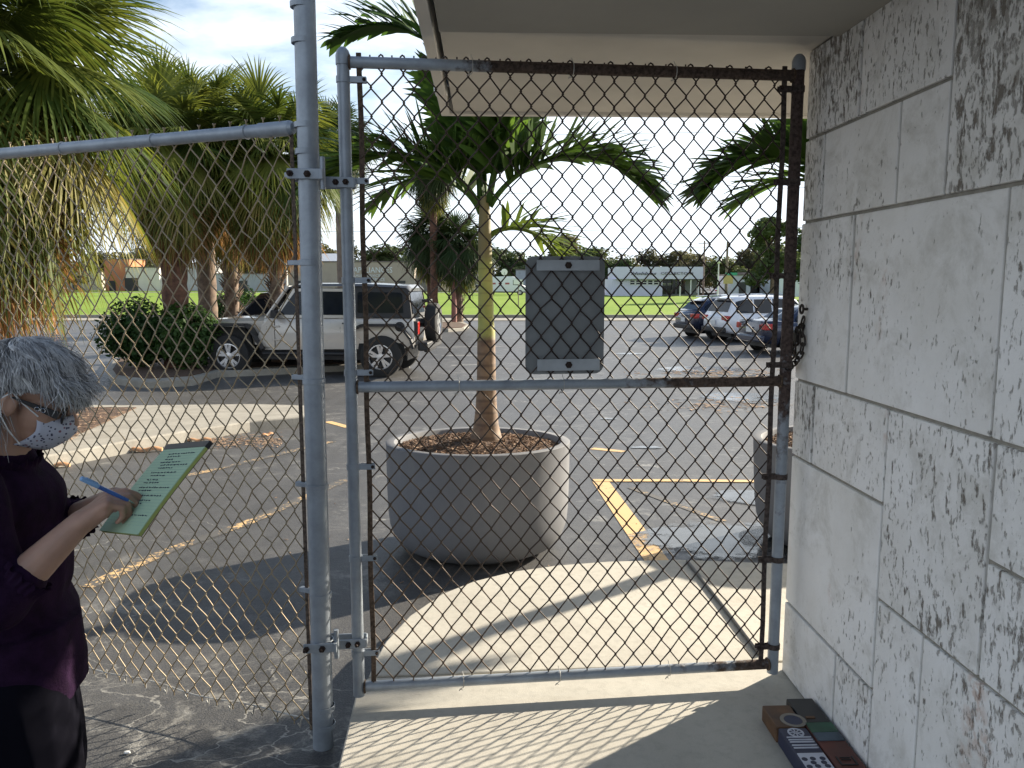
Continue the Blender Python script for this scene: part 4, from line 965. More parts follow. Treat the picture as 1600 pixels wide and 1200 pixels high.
# ================================================================== VEHICLES
def wheel(par, x, y, z, r, w, side, spokes=5, mat='alloy', name='wheel'):
    wt = bpy.data.objects.new(name, None); COL.objects.link(wt); wt.parent = par; wt.location = (x, y, z); wt.empty_display_size = .1
    mb = MB(); mb.lathe([(r*.60, -w/2), (r*.9, -w/2), (r*.985, -w*.40), (r, -w*.2), (r, w*.2), (r*.985, w*.40), (r*.9, w/2), (r*.60, w/2), (r*.58, w*.4), (r*.58, -w*.4), (r*.60, -w/2)], (0, 0, 0), 36, 'Y'); mb.build('tyre', M['rubber'], wt, smooth=40)
    mb = MB(); f = side*w*.42
    mb.lathe([(r*.60, f), (r*.55, f+side*.012), (r*.53, f-side*.01), (r*.50, f-side*.07), (.0001, f-side*.08)], (0, 0, 0), 30, 'Y')
    mb.build('rim', M['black'] if mat == 'black' else M['darkrim'], wt, smooth=40)
    mb = MB(); mb.lathe([(r*.605, f-side*.005), (r*.60, f+side*.012), (r*.55, f+side*.014), (r*.53, f-side*.004)], (0, 0, 0), 36, 'Y')
    for i in range(spokes):
        a = 2*math.pi*i/spokes+.3
        for da in (-.19, .19):
            c, s = math.cos(a+da*.6), math.sin(a+da*.6); c2, s2 = math.cos(a+da), math.sin(a+da)
            p = [Vector((c*r*.10, f, s*r*.10)), Vector((c2*r*.54, f+side*.004, s2*r*.54))]; t = Vector((-s, 0, c))
            q = [p[0]-t*.018, p[0]+t*.018, p[1]+t*.028, p[1]-t*.028]; mb.prism(q, (0, -side*.03, 0))
    mb.lathe([(r*.17, f-side*.02), (r*.17, f+side*.006), (.0001, f+side*.012)], (0, 0, 0), 18, 'Y')
    mb.build('spokes', M[mat], wt, smooth=35); return wt
M['darkrim'] = plain('rim_barrel', (.05, .05, .052), .5, .4)
def side_panel(par, name, mat, pts, yfun, side, th=.004, off=.004, bevel=0):
    # pts: (x,z) polygon laid on the car's side surface y=yfun(x,z)
    mb = MB(); a = [Vector((x, side*(yfun(x, z)+off), z)) for x, z in pts]; mb.prism(a, (0, side*th, 0)); return mb.build(name, mat, par, bevel=bevel)

# ------------------------------------------------ the off-road car
pr_, pf_ = G(597, 589), G(362, 587); hd = (pf_-pr_); ang = math.atan2(hd.y, hd.x); sc_ = Vector((hd.x, hd.y)).length/3.0
Yh = .80
ctr = (pr_+pf_)/2; nrm = Vector((-math.sin(ang), math.cos(ang), 0)); inward = -nrm if nrm.y < 0 else nrm
ctr = ctr+inward*(Yh*sc_)
side = 1 if (Matrix.Rotation(-ang, 3, 'Z') @ (-inward)).y > 0 else -1
jp = thing('offroad_car', 'beige four door off-road car with black hard top and rear spare wheel', 'car', (ctr.x, ctr.y, gz(ctr.y)), ang); jp.scale = (sc_, sc_, sc_)
bodyp = M['silver']
ybody = lambda x, z: .775-.03*max(0, z-1.0)
def tumble(x, z): return .775-.10*max(0, z-1.12)/.68
mb = MB()   # tub
prof = [(-2.12, .62), (-2.12, 1.10), (-2.08, 1.14), (.78, 1.14), (.80, .52), (-1.0, .52)]
secs = [(-2.13, .62, 1.12, .74), (-2.10, .60, 1.135, .765), (-1.9, .56, 1.14, .775), (.70, .52, 1.14, .775), (.82, .52, 1.13, .76)]
rs = []
for x, z0, z1, w in secs: rs.append([Vector((x, y, z)) for y, z in ((-w, z0), (-w-.008, (z0+z1)/2), (-w, z1-.04), (-w+.03, z1), (w-.03, z1), (w, z1-.04), (w+.008, (z0+z1)/2), (w, z0))])
mb.rings(rs); mb.build('body', bodyp, jp, smooth=35)
mb = MB(); rs = []
for x, z1, w in ((.78, 1.16, .70), (1.3, 1.145, .66), (1.8, 1.115, .60), (2.02, 1.085, .57), (2.07, 1.03, .56)):
    rs.append([Vector((x, y, z)) for y, z in ((-w-.02, .62), (-w-.02, z1-.08), (-w+.03, z1-.015), (-w*.5, z1+.012), (w*.5, z1+.012), (w-.03, z1-.015), (w+.02, z1-.08), (w+.02, .62))])
mb.rings(rs); mb.build('hood', bodyp, jp, smooth=35)
for s in (-1, 1):   # body side behind the front wheel
    mb = MB(); mb.prism([(.62, s*.70, .54), (1.02, s*.70, .62), (.86, s*.70, 1.0), (.74, s*.70, 1.12), (.6, s*.70, 1.12)], (0, s*.085, 0)); mb.build('front_wing', bodyp, jp, bevel=.012)
    for xc, nm in ((1.5, 'front_flare'), (-1.5, 'rear_flare')):   # black angular flares
        mb = MB(); pts = [(xc-.62, .56), (xc-.56, .74), (xc-.40, .95), (xc-.30, .99), (xc+.36, .99), (xc+.50, .92), (xc+.60, .70)] if xc < 0 else [(xc-.66, .52), (xc-.56, .68), (xc-.42, .92), (xc-.34, .985), (xc+.40, .985), (xc+.54, .93), (xc+.58, .80)]
        for (x0_, z0_), (x1_, z1_) in zip(pts, pts[1:]):
            d = Vector((x1_-x0_, 0, z1_-z0_)); nn_ = Vector((-d.z, 0, d.x)).normalized()*.045
            mb.prism([(x0_, s*.70, z0_), (x1_, s*.70, z1_), (x1_+nn_.x, s*.70, z1_+nn_.z), (x0_+nn_.x, s*.70, z0_+nn_.z)], (0, s*.225, 0))
        mb.build(nm, M['black'], jp, smooth=50, bevel=.006)
        mb = MB(); mb.prism([(xc-.47, s*.66, .42), (xc-.40, s*.66, .80), (xc-.28, s*.66, .95), (xc+.30, s*.66, .95), (xc+.42, s*.66, .84), (xc+.48, s*.66, .45)], (0, s*.118, 0)); mb.build('wheel_arch', M['rubber'], jp)
    for xc in (1.5, -1.5): wheel(jp, xc, s*.80, .405, .405, .25, s, 5)
    # hard top side, windows
    mb = MB(); top = [(-2.08, 1.14), (-2.02, 1.66), (-1.94, 1.74), (.10, 1.76), (.36, 1.70), (.78, 1.14)]
    side_panel(jp, 'hard_top_side', M['black'], [(-2.09, 1.15), (-2.02, 1.70), (-1.96, 1.745), (-.93, 1.76), (-.93, 1.15)], tumble, s, .012, -.010)
    side_panel(jp, 'quarter_window', M['glass'], [(-1.93, 1.24), (-1.90, 1.60), (-1.86, 1.63), (-1.06, 1.64), (-1.03, 1.61), (-1.03, 1.27), (-1.06, 1.24)], tumble, s, .003, .004)
    side_panel(jp, 'rear_door_frame', bodyp, [(-.92, 1.14), (-.92, 1.70), (-.16, 1.71), (-.16, 1.14)], tumble, s, .012, -.008)
    side_panel(jp, 'rear_door_window', M['glass'], [(-.85, 1.20), (-.85, 1.62), (-.82, 1.645), (-.24, 1.65), (-.22, 1.62), (-.22, 1.20)], tumble, s, .003, .006)
    side_panel(jp, 'front_door_frame', bodyp, [(-.14, 1.14), (-.14, 1.71), (.24, 1.70), (.64, 1.14)], tumble, s, .012, -.008)
    side_panel(jp, 'front_door_window', M['glass'], [(-.08, 1.20), (-.08, 1.65), (.20, 1.645), (.52, 1.20)], tumble, s, .003, .006)
    for x in (-.90, -.15, .60):   # door shut lines
        side_panel(jp, 'door_gap', M['black'], [(x, .58), (x, 1.13), (x+.010, 1.13), (x+.010, .58)], lambda a, b: .783, s, .002, .0005)
    for x in (-.32, .42): pass
    for x, z in ((-.20, .98), (-.20, .72), (.60, .98), (.60, .72)):
        mb = MB(); mb.box((x-.03, s*.795, z), (.13, .02, .035)); mb.box((x+.02, s*.80, z), (.03, .03, .05)); mb.build('door_hinge', bodyp, jp, bevel=.005)
    for x in (-.80, -.02): mb = MB(); mb.box((x, s*.80, 1.04), (.12, .022, .028)); mb.build('door_handle', M['black'], jp, bevel=.006)
    mb = MB(); mb.box((.55, s*.90, 1.22), (.10, .20, .15)); mb.box((.55, s*.80, 1.17), (.05, .12, .04)); mb.build('mirror', M['black'], jp, bevel=.02)
    mb = MB(); mb.tube([(-.90, s*.80, .45), (.85, s*.80, .45)], .035, 8); mb.build('side_step', M['black'], jp, smooth=50)
    mb = MB(); mb.box((-2.16, s*.66, .95), (.10, .15, .24)); tl_ = mb.build('tail_light', M['red'], jp, bevel=.01); mb = MB(); mb.box((-2.15, s*.66, .95), (.08, .17, .27)); mb.build('lamp_housing', M['black'], tl_)
fs = side
mb = MB(); mb.lathe([(.0001, .018), (.085, .016), (.095, .008), (.095, 0)], (-1.86, fs*.782, .98), 24, 'Y', M=Matrix.Scale(fs, 3, Vector((0, 1, 0)))); mb.build('fuel_cap', M['black'], jp, smooth=30)
mb = MB(); rs = []   # roof
for x, z, w in ((-2.05, 1.70, .66), (-1.98, 1.765, .69), (-1.2, 1.80, .70), (0, 1.80, .69), (.18, 1.785, .68), (.34, 1.74, .66)):
    rs.append([Vector((x, y, zz)) for y, zz in ((-w-.03, z-.05), (-w, z-.006), (-w*.7, z+.012), (w*.7, z+.012), (w, z-.006), (w+.03, z-.05))])
mb.rings(rs); mb.build('roof', M['hardtop'] if 'hardtop' in M else plain('hard_top_paint', (.10, .105, .115), .35, 0, var=.1, coat=.6), jp, smooth=40)
mb = MB(); mb.quad((.38, -.62, 1.70), (.38, .62, 1.70), (.76, .68, 1.19), (.76, -.68, 1.19)); o = mb.build('windscreen', M['glass'], jp)
mb = MB()
for s in (-1, 1): mb.tube([(.80, s*.71, 1.13), (.36, s*.66, 1.73)], .035, 6)
mb.tube([(.36, -.66, 1.73), (.36, .66, 1.73)], .03, 6); mb.build('windscreen_frame', bodyp, jp, smooth=40)
mb = MB(); mb.prism([(-2.075, -.765, 1.14), (-2.075, .765, 1.14), (-1.995, .69, 1.72), (-1.995, -.69, 1.72)], (.03, 0, .0)); mb.build('hard_top_back', M['black'], jp, bevel=.01)
mb = MB(); mb.prism([(-2.082, -.58, 1.22), (-2.082, .58, 1.22), (-2.022, .56, 1.64), (-2.022, -.56, 1.64)], (.012, 0, .0)); mb.build('rear_window', M['glass'], jp, bevel=.005)
mb = MB(); mb.box((-2.30, 0, .60), (.20, 1.55, .17)); mb.box((-2.30, 0, .50), (.10, .9, .08)); mb.build('rear_bumper', M['black'], jp, bevel=.03)
mb = MB(); mb.box((2.28, 0, .62), (.22, 1.5, .17)); mb.build('front_bumper', M['black'], jp, bevel=.03)
mb = MB(); mb.box((2.08, 0, .88), (.05, 1.12, .38))
for i in range(7): mb.box((2.11, -.36+.12*i, .90), (.03, .05, .30))
mb.build('grille', bodyp, jp, bevel=.005)
for s in (-1, 1): mb = MB(); mb.lathe([(.0001, .03), (.09, .02), (.10, 0)], (2.11, s*.46, .93), 20, 'X'); mb.build('headlight', M['chrome'], jp, smooth=40)
sp = wheel(jp, -2.37, 0, 1.02, .395, .24, 1, 5, name='spare_wheel'); sp.rotation_euler = (0, 0, R(90))
mb = MB(); mb.tube([(-2.12, 0, 1.02), (-2.3, 0, 1.02)], .09, 10); mb.box((-2.25, .02, 1.46), (.16, .30, .06)); mb.build('spare_bracket', M['black'], jp, bevel=.01)
mb = MB(); mb.box((-2.20, .02, 1.34), (.03, .22, .035)); mb.build('brake_light', M['red'], jp)
mb = MB(); mb.box((0, 0, .42), (3.9, 1.1, .22)); mb.tube([(1.5, -.7, .40), (1.5, .7, .40)], .06, 8); mb.tube([(-1.5, -.7, .40), (-1.5, .7, .40)], .06, 8); mb.build('chassis', M['black'], jp)

# ------------------------------------------------ ordinary cars
def car(label, x, y, rz, kind, paint, name='parked_car', group='cars parked on the lot', L=4.6, W_=1.82, sc=1, roofp=None, z=None):
    t = thing(name, label, 'car', (x, y, gz(y) if z is None else z), rz, group); t.scale = (sc,)*3; hw = W_/2; h = L/2
    # body sections: x, z low, z belt, half width
    if kind == 'suv': sec = [(-h, .48, .86, .72), (-h+.06, .40, .98, .82), (-h+.25, .34, 1.04, .885), (-h+.9, .30, 1.04, .91), (0, .28, 1.02, .91), (h-1.35, .30, 1.02, .91), (h-1.15, .30, 1.01, .90), (h-.5, .32, .93, .87), (h-.14, .36, .80, .80), (h, .44, .66, .68)]; roof = [(-h+.10, 1.02, .80), (-h+.42, 1.58, .64), (-h+.75, 1.66, .64), (-.2, 1.69, .64), (.55, 1.64, .63), (h-1.22, 1.02, .80)]
    elif kind == 'cross': sec = [(-h, .50, .84, .70), (-h+.06, .42, 1.00, .80), (-h+.28, .35, 1.08, .87), (-h+.9, .30, 1.05, .91), (0, .28, .98, .91), (h-1.35, .30, .98, .91), (h-1.15, .30, .97, .90), (h-.5, .32, .90, .87), (h-.14, .36, .78, .80), (h, .44, .64, .68)]; roof = [(-h+.16, 1.06, .74), (-h+.62, 1.44, .62), (-h+1.0, 1.57, .62), (-.1, 1.63, .63), (.5, 1.58, .62), (h-1.25, .98, .80)]
    else: sec = [(-h, .46, .90, .66), (-h+.05, .36, .98, .76), (-h+.30, .30, 1.00, .86), (-h+.95, .26, .96, .90), (0, .25, .93, .90), (h-1.35, .26, .92, .90), (h-1.0, .27, .88, .89), (h-.4, .30, .78, .85), (h-.1, .34, .66, .76), (h, .42, .56, .62)]; roof = [(-h+.72, .98, .76), (-h+1.30, 1.33, .60), (-h+1.7, 1.42, .59), (-.05, 1.45, .60), (.45, 1.39, .59), (h-1.20, .92, .78)]
    k = hw/.91; mb = MB(); rs = []
    for x_, z0, z1, w in sec:
        w *= k; zm_ = z0+(z1-z0)*.6; rs.append([Vector((x_, y_, z_)) for y_, z_ in ((-w*.9, z0), (-w*.985, z0+.10), (-w, zm_), (-w*.97, z1-.05), (-w*.90, z1), (0, z1+.025), (w*.90, z1), (w*.97, z1-.05), (w, zm_), (w*.985, z0+.10), (w*.9, z0))])
    mb.rings(rs); mb.build('body', M[paint], t, smooth=50)
    mb = MB(); rs = []
    def wid(x_):
        for a, b in zip(roof, roof[1:]):
            if a[0] <= x_ <= b[0]: return a[2]+(b[2]-a[2])*(x_-a[0])/(b[0]-a[0])
        return .6
    belt = lambda x_: next((a[2]+(b[2]-a[2])*(x_-a[0])/(b[0]-a[0]) for a, b in zip(sec, sec[1:]) if a[0] <= x_ <= b[0]), .9)
    for x_, z_, w in roof:
        zb_ = min(belt(x_)-.03, z_-.01); wb = .83*k if abs(z_-belt(x_)) > .1 else w*k; w *= k
        rs.append([Vector((x_, y_, zz)) for y_, zz in ((-wb, zb_), (-w-.03*k, max(zb_+.005, z_-.07)), (-w+.05, z_), (0, z_+.02), (w-.05, z_), (w+.03*k, max(zb_+.005, z_-.07)), (wb, zb_))])
    mb.rings(rs); mb.build('roof', M[roofp or paint], t, smooth=50)
    zt_ = max(r[1] for r in roof)
    def yside(x_, z_): b_ = belt(x_); zr = roofz(x_); w = wid(x_)*k+.03*k; f = max(0, min(1, (z_-b_)/max(.05, (zr-.07)-b_))); return .83*k*(1-f)+w*f
    def roofz(x_):
        for a, b in zip(roof, roof[1:]):
            if a[0] <= x_ <= b[0]: return a[1]+(b[1]-a[1])*(x_-a[0])/(b[0]-a[0])
        return 1
    xr0, xr1 = roof[0][0]+.30, roof[-1][0]-.25
    cuts = [xr0, xr0+(.75 if kind != 'sedan' else .35), (xr0+xr1)/2-.02+.12, xr1]
    for s in (-1, 1):
        for a, b in zip(cuts, cuts[1:]):
            a += .035; b -= .035; lo = []; hi = []
            for q in range(5): xx = a+(b-a)*q/4; lo.append((xx, belt(xx)+.03)); hi.append((xx, max(belt(xx)+.04, roofz(xx)-.11)))
            side_panel(t, 'side_window', M['glass'], lo+hi[::-1], yside, s, .004, .012)
        for xc in (-h+.88, h-.86): 
            mb = MB(); mb.lathe([(.0001, 0), (.395, 0), (.395, .03), (.0001, .032)], (xc, s*(hw-.035) if s > 0 else s*(hw-.035)-.0, .34), 28, 'Y', M=Matrix.Scale(s, 3, Vector((0, 1, 0)))); mb.build('wheel_arch', M['rubber'], t)
            wheel(t, xc, s*(hw-.10), .335, .335, .22, s, 5)
        mb = MB(); zz = .86 if kind != 'sedan' else .80; mb.box((-h+.17, s*.66*k, zz+.02), (.34, .36*k, .19)); mb.build('tail_light', M['red'], t, bevel=.03)
        mb = MB(); mb.box((h-.16, s*.62*k, .66), (.26, .30, .12)); mb.build('headlight', M['chrome'], t, bevel=.03)
        mb = MB(); mb.box((roof[-1][0]-.25, s*(hw+.07), belt(roof[-1][0]-.3)+.07), (.12, .18, .12)); mb.build('mirror', M[paint], t, bevel=.03)
        for xx in (cuts[1]+.18, cuts[2]+.18): mb = MB(); mb.box((xx, s*(hw*.985), belt(xx)-.12), (.16, .025, .025)); mb.build('door_handle', M['chrome'], t, bevel=.006)
    (xa, za, wa), (xb, zb_, wb) = roof[0], roof[1]; n_ = Vector((-(zb_-za), 0, (xb-xa))).normalized()*.012
    q = lambda f, w: (xa+(xb-xa)*f, w, za+(zb_-za)*f)
    mb = MB(); mb.prism([Vector(q(.15, -wa*k*.86))+n_, Vector(q(.15, wa*k*.86))+n_, Vector(q(.88, wb*k*.88))+n_, Vector(q(.88, -wb*k*.88))+n_], n_*.3); mb.build('rear_window', M['glass'], t)
    (xa, za, wa), (xb, zb_, wb) = roof[-1], roof[-2]; n_ = Vector(((zb_-za), 0, (xa-xb))).normalized()*.012
    mb = MB(); mb.prism([Vector((xa+(xb-xa)*.12, -wa*k*.88, za+(zb_-za)*.12))+n_, Vector((xa+(xb-xa)*.12, wa*k*.88, za+(zb_-za)*.12))+n_, Vector((xa+(xb-xa)*.9, wb*k*.9, za+(zb_-za)*.9))+n_, Vector((xa+(xb-xa)*.9, -wb*k*.9, za+(zb_-za)*.9))+n_], n_*.3); mb.build('windscreen', M['glass'], t)
    mb = MB(); mb.box((-h-.01, 0, .46), (.14, 1.55*k, .20)); mb.build('rear_bumper', M['black'] if kind != 'sedan' else M[paint], t, bevel=.05)
    mb = MB(); mb.box((-h-.035, 0, .72), (.02, .32, .16)); mb.build('number_plate', M['white'], t)
    if kind != 'sedan':
        mb = MB(); mb.box((roof[1][0]-.06, 0, roof[1][1]+.01), (.24, 1.14*k, .035)); mb.build('spoiler', M[paint], t, bevel=.012)
        for s in (-1, 1): mb = MB(); mb.tube([(roof[1][0]+.2, s*.58*k, roof[2][1]+.02), (roof[2][0]+.2, s*.60*k, roof[2][1]+.06), (0, s*.60*k, roof[3][1]+.05), (.4, s*.58*k, roof[4][1]+.03)], .018, 6); mb.build('roof_rail', M['chrome'], t, smooth=50)
    mb = MB(); mb.box((0, 0, .27), (L*.86, 1.3*k, .16)); mb.build('underbody', M['black'], t)
    return t
# three cars on the right: (rear wheel contact px, heading)
def place(u, v, rz, L, kind, W_=1.82, s=-1, sc=1):
    p = G(u, v); off = Matrix.Rotation(rz, 3, 'Z') @ Vector((-(L/2)+.88, -W_/2+.10, 0))*sc; return p.x-off.x, p.y-off.y
rz = R(16)
x, y = place(1115, 529, rz, 4.5, 'cross'); car('dark blue crossover car, farthest of the three cars parked on the right', x, y, rz, 'cross', 'bluecar', L=4.5)
x, y = place(1166, 535, rz, 4.7, 'suv'); car('white estate car between two dark cars on the right', x, y, rz, 'suv', 'whitecar', L=4.7, W_=1.88)
x, y = place(1234, 553, R(14), 4.6, 'sedan'); car('dark blue saloon car nearest the camera behind the gate latch post', x, y, R(14), 'sedan', 'bluecar', L=4.6)
# dark pick-up behind the off-road car
p = at(462, 520, 20.9); car('dark car hidden behind the windscreen of the beige off-road car', p.x, p.y, ang, 'suv', 'darkcar', L=4.8, W_=1.95, sc=1.12)
# far cars on the road beyond the field
def farcar(u, v, rz, kind, paint, lb, L=4.5, Y=None): p = G(u, v); car(lb, p.x, p.y, rz, kind, paint, group='cars parked beyond the field', L=L)
farcar(48, 458.6, R(70), 'cross', 'darkcar', 'dark hatchback parked beyond the field on the far left'); farcar(78, 457.4, R(100), 'suv', 'silver', 'pale car parked next to the dark hatchback on the far left')
farcar(100, 457, R(90), 'suv', 'darkcar', 'black car parked right of the pale car on the far left')
farcar(1132, 461.6, R(20), 'sedan', 'whitecar', 'white saloon driving on the road beyond the parked cars'); farcar(1190, 460.6, R(4), 'suv', 'redpaint', 'red vehicle in front of the low white building on the right')
farcar(748, 457.8, R(175), 'suv', 'silver', 'silver car beyond the field right of the small palm island')
# white delivery van
p = G(790, 461.3); vx, vy = p.x, p.y
vn = thing('delivery_van', 'white high roofed delivery van beyond the field behind the palm trunk', 'van', (vx, vy, gz(vy)), R(-4)); 
vs_ = 1.22; vn.scale = (vs_,)*3
mb = MB(); rs = []
for x_, z0, z1, w in ((-2.9, .5, 2.35, .9), (-2.8, .42, 2.45, .96), (.9, .42, 2.5, .97), (1.25, .42, 2.42, .96), (2.05, .42, 1.45, .95), (2.75, .45, 1.15, .90), (2.9, .5, .9, .82)):
    rs.append([Vector((x_, y_, z_)) for y_, z_ in ((-w, z0), (-w-.02, z0+.4), (-w+.02, z1-.15), (-w+.12, z1), (w-.12, z1), (w-.02, z1-.15), (w+.02, z0+.4), (w, z0))])
mb.rings(rs); mb.build('body', M['white'], vn, smooth=40)
for s in (-1, 1):
    mb = MB(); mb.prism([(1.05, s*.975, 1.35), (1.05, s*.965, 2.0), (1.42, s*.962, 2.0), (1.95, s*.965, 1.35)], (0, s*.012, 0)); mb.build('side_window', M['glass'], vn)
    for xc in (-1.9, 1.95): wheel(vn, xc, s*.90, .36, .36, .22, s)
mb = MB(); mb.prism([(1.36, -.85, 2.36), (1.36, .85, 2.36), (2.08, .88, 1.48), (2.08, -.88, 1.48)], (.02, 0, .02)); mb.build('windscreen', M['glass'], vn)
mb = MB(); mb.box((0, 0, .44), (5.7, 1.96, .14)); mb.build('sill', M['black'], vn)
mb = MB()
for i, w_ in enumerate((.9, .5, .7)): mb.box((-1.6+.95*i, -.992, 1.55), (w_*.8, .006, .22))
mb.build('side_lettering', plain('red_lettering', (.35, .08, .08), .5), vn)

# ================================================================== FAR BUILDINGS
def P2w(u0, u1, vt, vb, Y):
    a, b = at(u0, vb, Y), at(u1, vb, Y); return a.x, b.x, gz(Y), at((u0+u1)/2, vt, Y).z
beige = plain('beige_render', (.36, .31, .26), .9, var=.06, scale=.5); beige2 = plain('dark_roof_edge', (.15, .13, .12), .9)
def textobj(name, body, size, mat, par, loc, rot=(R(90), 0, 0), ext=.03, align='LEFT', shear=0, sx=1.0):
    c = bpy.data.curves.new(name, 'FONT'); c.body = body; c.size = size; c.extrude = ext; c.align_x = align; c.shear = shear; c.resolution_u = 2
    o = bpy.data.objects.new('tmp', c); COL.objects.link(o); bpy.context.view_layer.update()
    me = bpy.data.meshes.new_from_object(o.evaluated_get(bpy.context.evaluated_depsgraph_get())); bpy.data.objects.remove(o); me.materials.clear(); me.materials.append(mat)
    q = bpy.data.objects.new(name, me); COL.objects.link(q); q.parent = par; q.location = loc; q.rotation_euler = rot; q.scale = (sx, 1, 1); return q
Y = 176; xa, xb, z0, z1 = P2w(452, 648, 409.5, 458, Y)
b = thing('shop_building', 'long beige shop building with pale APPLIANCES lettering beyond the field', 'building', ((xa+xb)/2, Y, z0)); w = xb-xa; hh = z1-z0
mb = MB(); mb.box((0, 6, hh/2), (w, 12, hh)); mb.build('wall', beige, b); mb = MB(); mb.box((0, 6, hh+.1), (w+.3, 12.3, .25)); mb.build('roof_edge', beige2, b)
lt_ = plain('pale_lettering', (.62, .66, .70), .6)
def wall_text(par, Yw, u0, u1, vt, vb, s, mat, **k):
    a, c_ = at(u0, vb, Yw), at(u1, vt, Yw); o = textobj('lettering', s, (c_.z-a.z)*1.38, mat, par, Vector((a.x, Yw-.06, a.z))-par.location, **k)
    wd_ = max(v.co.x for v in o.data.vertices)-min(v.co.x for v in o.data.vertices); o.scale = ((c_.x-a.x)/wd_, 1, 1)
wall_text(b, Y, 552, 613, 417, 426, 'APPLIANCES', lt_); wall_text(b, Y, 553, 594, 428.5, 432.5, 'SALES SERVICE', lt_); wall_text(b, Y, 562, 601, 434, 439, 'PARTS SERVICE', lt_)
xc_, xd, _, z2 = P2w(640, 752, 411, 458, 182); mb = MB(); mb.box(((xc_+xd)/2-(xa+xb)/2, 12, (z2-z0)/2), (xd-xc_, 12, z2-z0)); mb.build('rear_wing', plain('wing_render', (.30, .28, .26), .9), b)
for u in (470, 497, 628): 
    p = at(u, 450, Y)
    mb = MB(); mb.box((p.x-(xa+xb)/2, -.05, 1.2), (1.6, .1, 2.4)); mb.build('door', M['darkrim'], b)
mb = MB(); mb.box((at(697, 440, 176).x-(xa+xb)/2, 5.9, 2.0), (3.2, .2, 4.0)); mb.build('pale_panel', plain('cream_panel', (.7, .55, .38), .8), b)  # plain cream-coloured panel on the front of the rear wing
# pale roofed house left of the beige shop
xa, xb, z0, z1 = P2w(500, 532, 396, 456, 190)
b = thing('house', 'building with a pale metal roof just left of the gate stile', 'building', ((xa+xb)/2, 190, z0)); w = xb-xa; hh = z1-z0
mb = MB(); mb.box((0, 5, hh*.36), (w*1.6, 10, hh*.72)); mb.build('wall', beige, b); mb = MB(); mb.prism([(-w*.85, -1, hh*.72), (w*.85, -1, hh*.72), (w*.6, 5, hh), (-w*.6, 5, hh)], (0, 0, .15)); mb.build('roof', plain('pale_roof', (.55, .58, .62), .5), b)
# white shop
Y = 121; xa, xb, z0, z1 = P2w(957, 1096, 417, 463, Y)
b = thing('white_shop', 'low white shop with dark lettering across its parapet beyond the field', 'building', ((xa+xb)/2, Y, z0)); w = xb-xa; hh = z1-z0; mx_ = (xa+xb)/2
wp_ = plain('white_render', (.62, .62, .76), .85, var=.05, scale=.6); dk = plain('dark_lettering', (.03, .03, .05), .6)
lx = lambda u: at(u, 450, Y).x-mx_; lz = lambda v: at(1030, v, Y).z-z0
mb = MB(); mb.box(((lx(957)+lx(1035))/2, 5, lz(436)/2), (lx(1035)-lx(957), 10, lz(436))); mb.build('wall', wp_, b)
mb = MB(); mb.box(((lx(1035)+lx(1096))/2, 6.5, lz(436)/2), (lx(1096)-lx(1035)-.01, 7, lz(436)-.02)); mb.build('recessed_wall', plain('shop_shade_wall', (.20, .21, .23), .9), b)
mb = MB(); mb.box(((lx(962)+lx(1096))/2, 4.6, (lz(436)+lz(417))/2), (lx(1096)-lx(962), 10.8, lz(417)-lz(436))); mb.build('parapet', wp_, b)
for u in (1062, 1078.5, 1090.5): mb = MB(); mb.box((lx(u), -.3, lz(437)/2), (.16, .16, lz(437))); mb.build('post', M['white'], b)
for u0, u1 in ((1037, 1047), (1048, 1056), (1057.5, 1061.5), (1064, 1070), (1071, 1077)):
    mb = MB(); mb.box(((lx(u0)+lx(u1))/2, 2.96, lz(436)*.52), (lx(u1)-lx(u0), .06, lz(436)*.80)); o = mb.build('shop_window', M['glass'], b)
    if u0 < 1050:
        mb = MB()
        for zz in (.66, .74): mb.box(((lx(u0)+lx(u1))/2, 2.9, lz(436)*zz), ((lx(u1)-lx(u0))*.8, .03, .08))
        mb.build('window_lettering', M['white'], o)
for i in range(5):
    u0 = 984+9.3*i; f = MB(); cx = (lx(u0)+lx(u0+7.8))/2; ww = lx(u0+7.8)-lx(u0); z_a, z_b = lz(445), lz(437.5)
    f.box((cx, -.03, z_b), (ww+.1, .08, .1)); f.box((cx, -.03, z_a), (ww+.1, .08, .1)); f.box((cx, -.035, (z_a+z_b)/2), (ww, .07, .08)); f.box((cx-ww/2, -.03, (z_a+z_b)/2), (.1, .08, z_b-z_a)); f.box((cx+ww/2, -.03, (z_a+z_b)/2), (.1, .08, z_b-z_a))
    fo = f.build('window', M['white'], b); m = MB(); m.box((cx, -.005, (z_a+z_b)/2), (ww, .03, z_b-z_a)); m.build('pane', M['glass'], fo)
b.location.z = z0
wall_text(b, Y-.82, 985, 1025, 424.5, 429.5, 'Hobbies', dk, shear=.4); wall_text(b, Y-.82, 1032, 1083, 425, 429, 'COLLECTORS', dk)
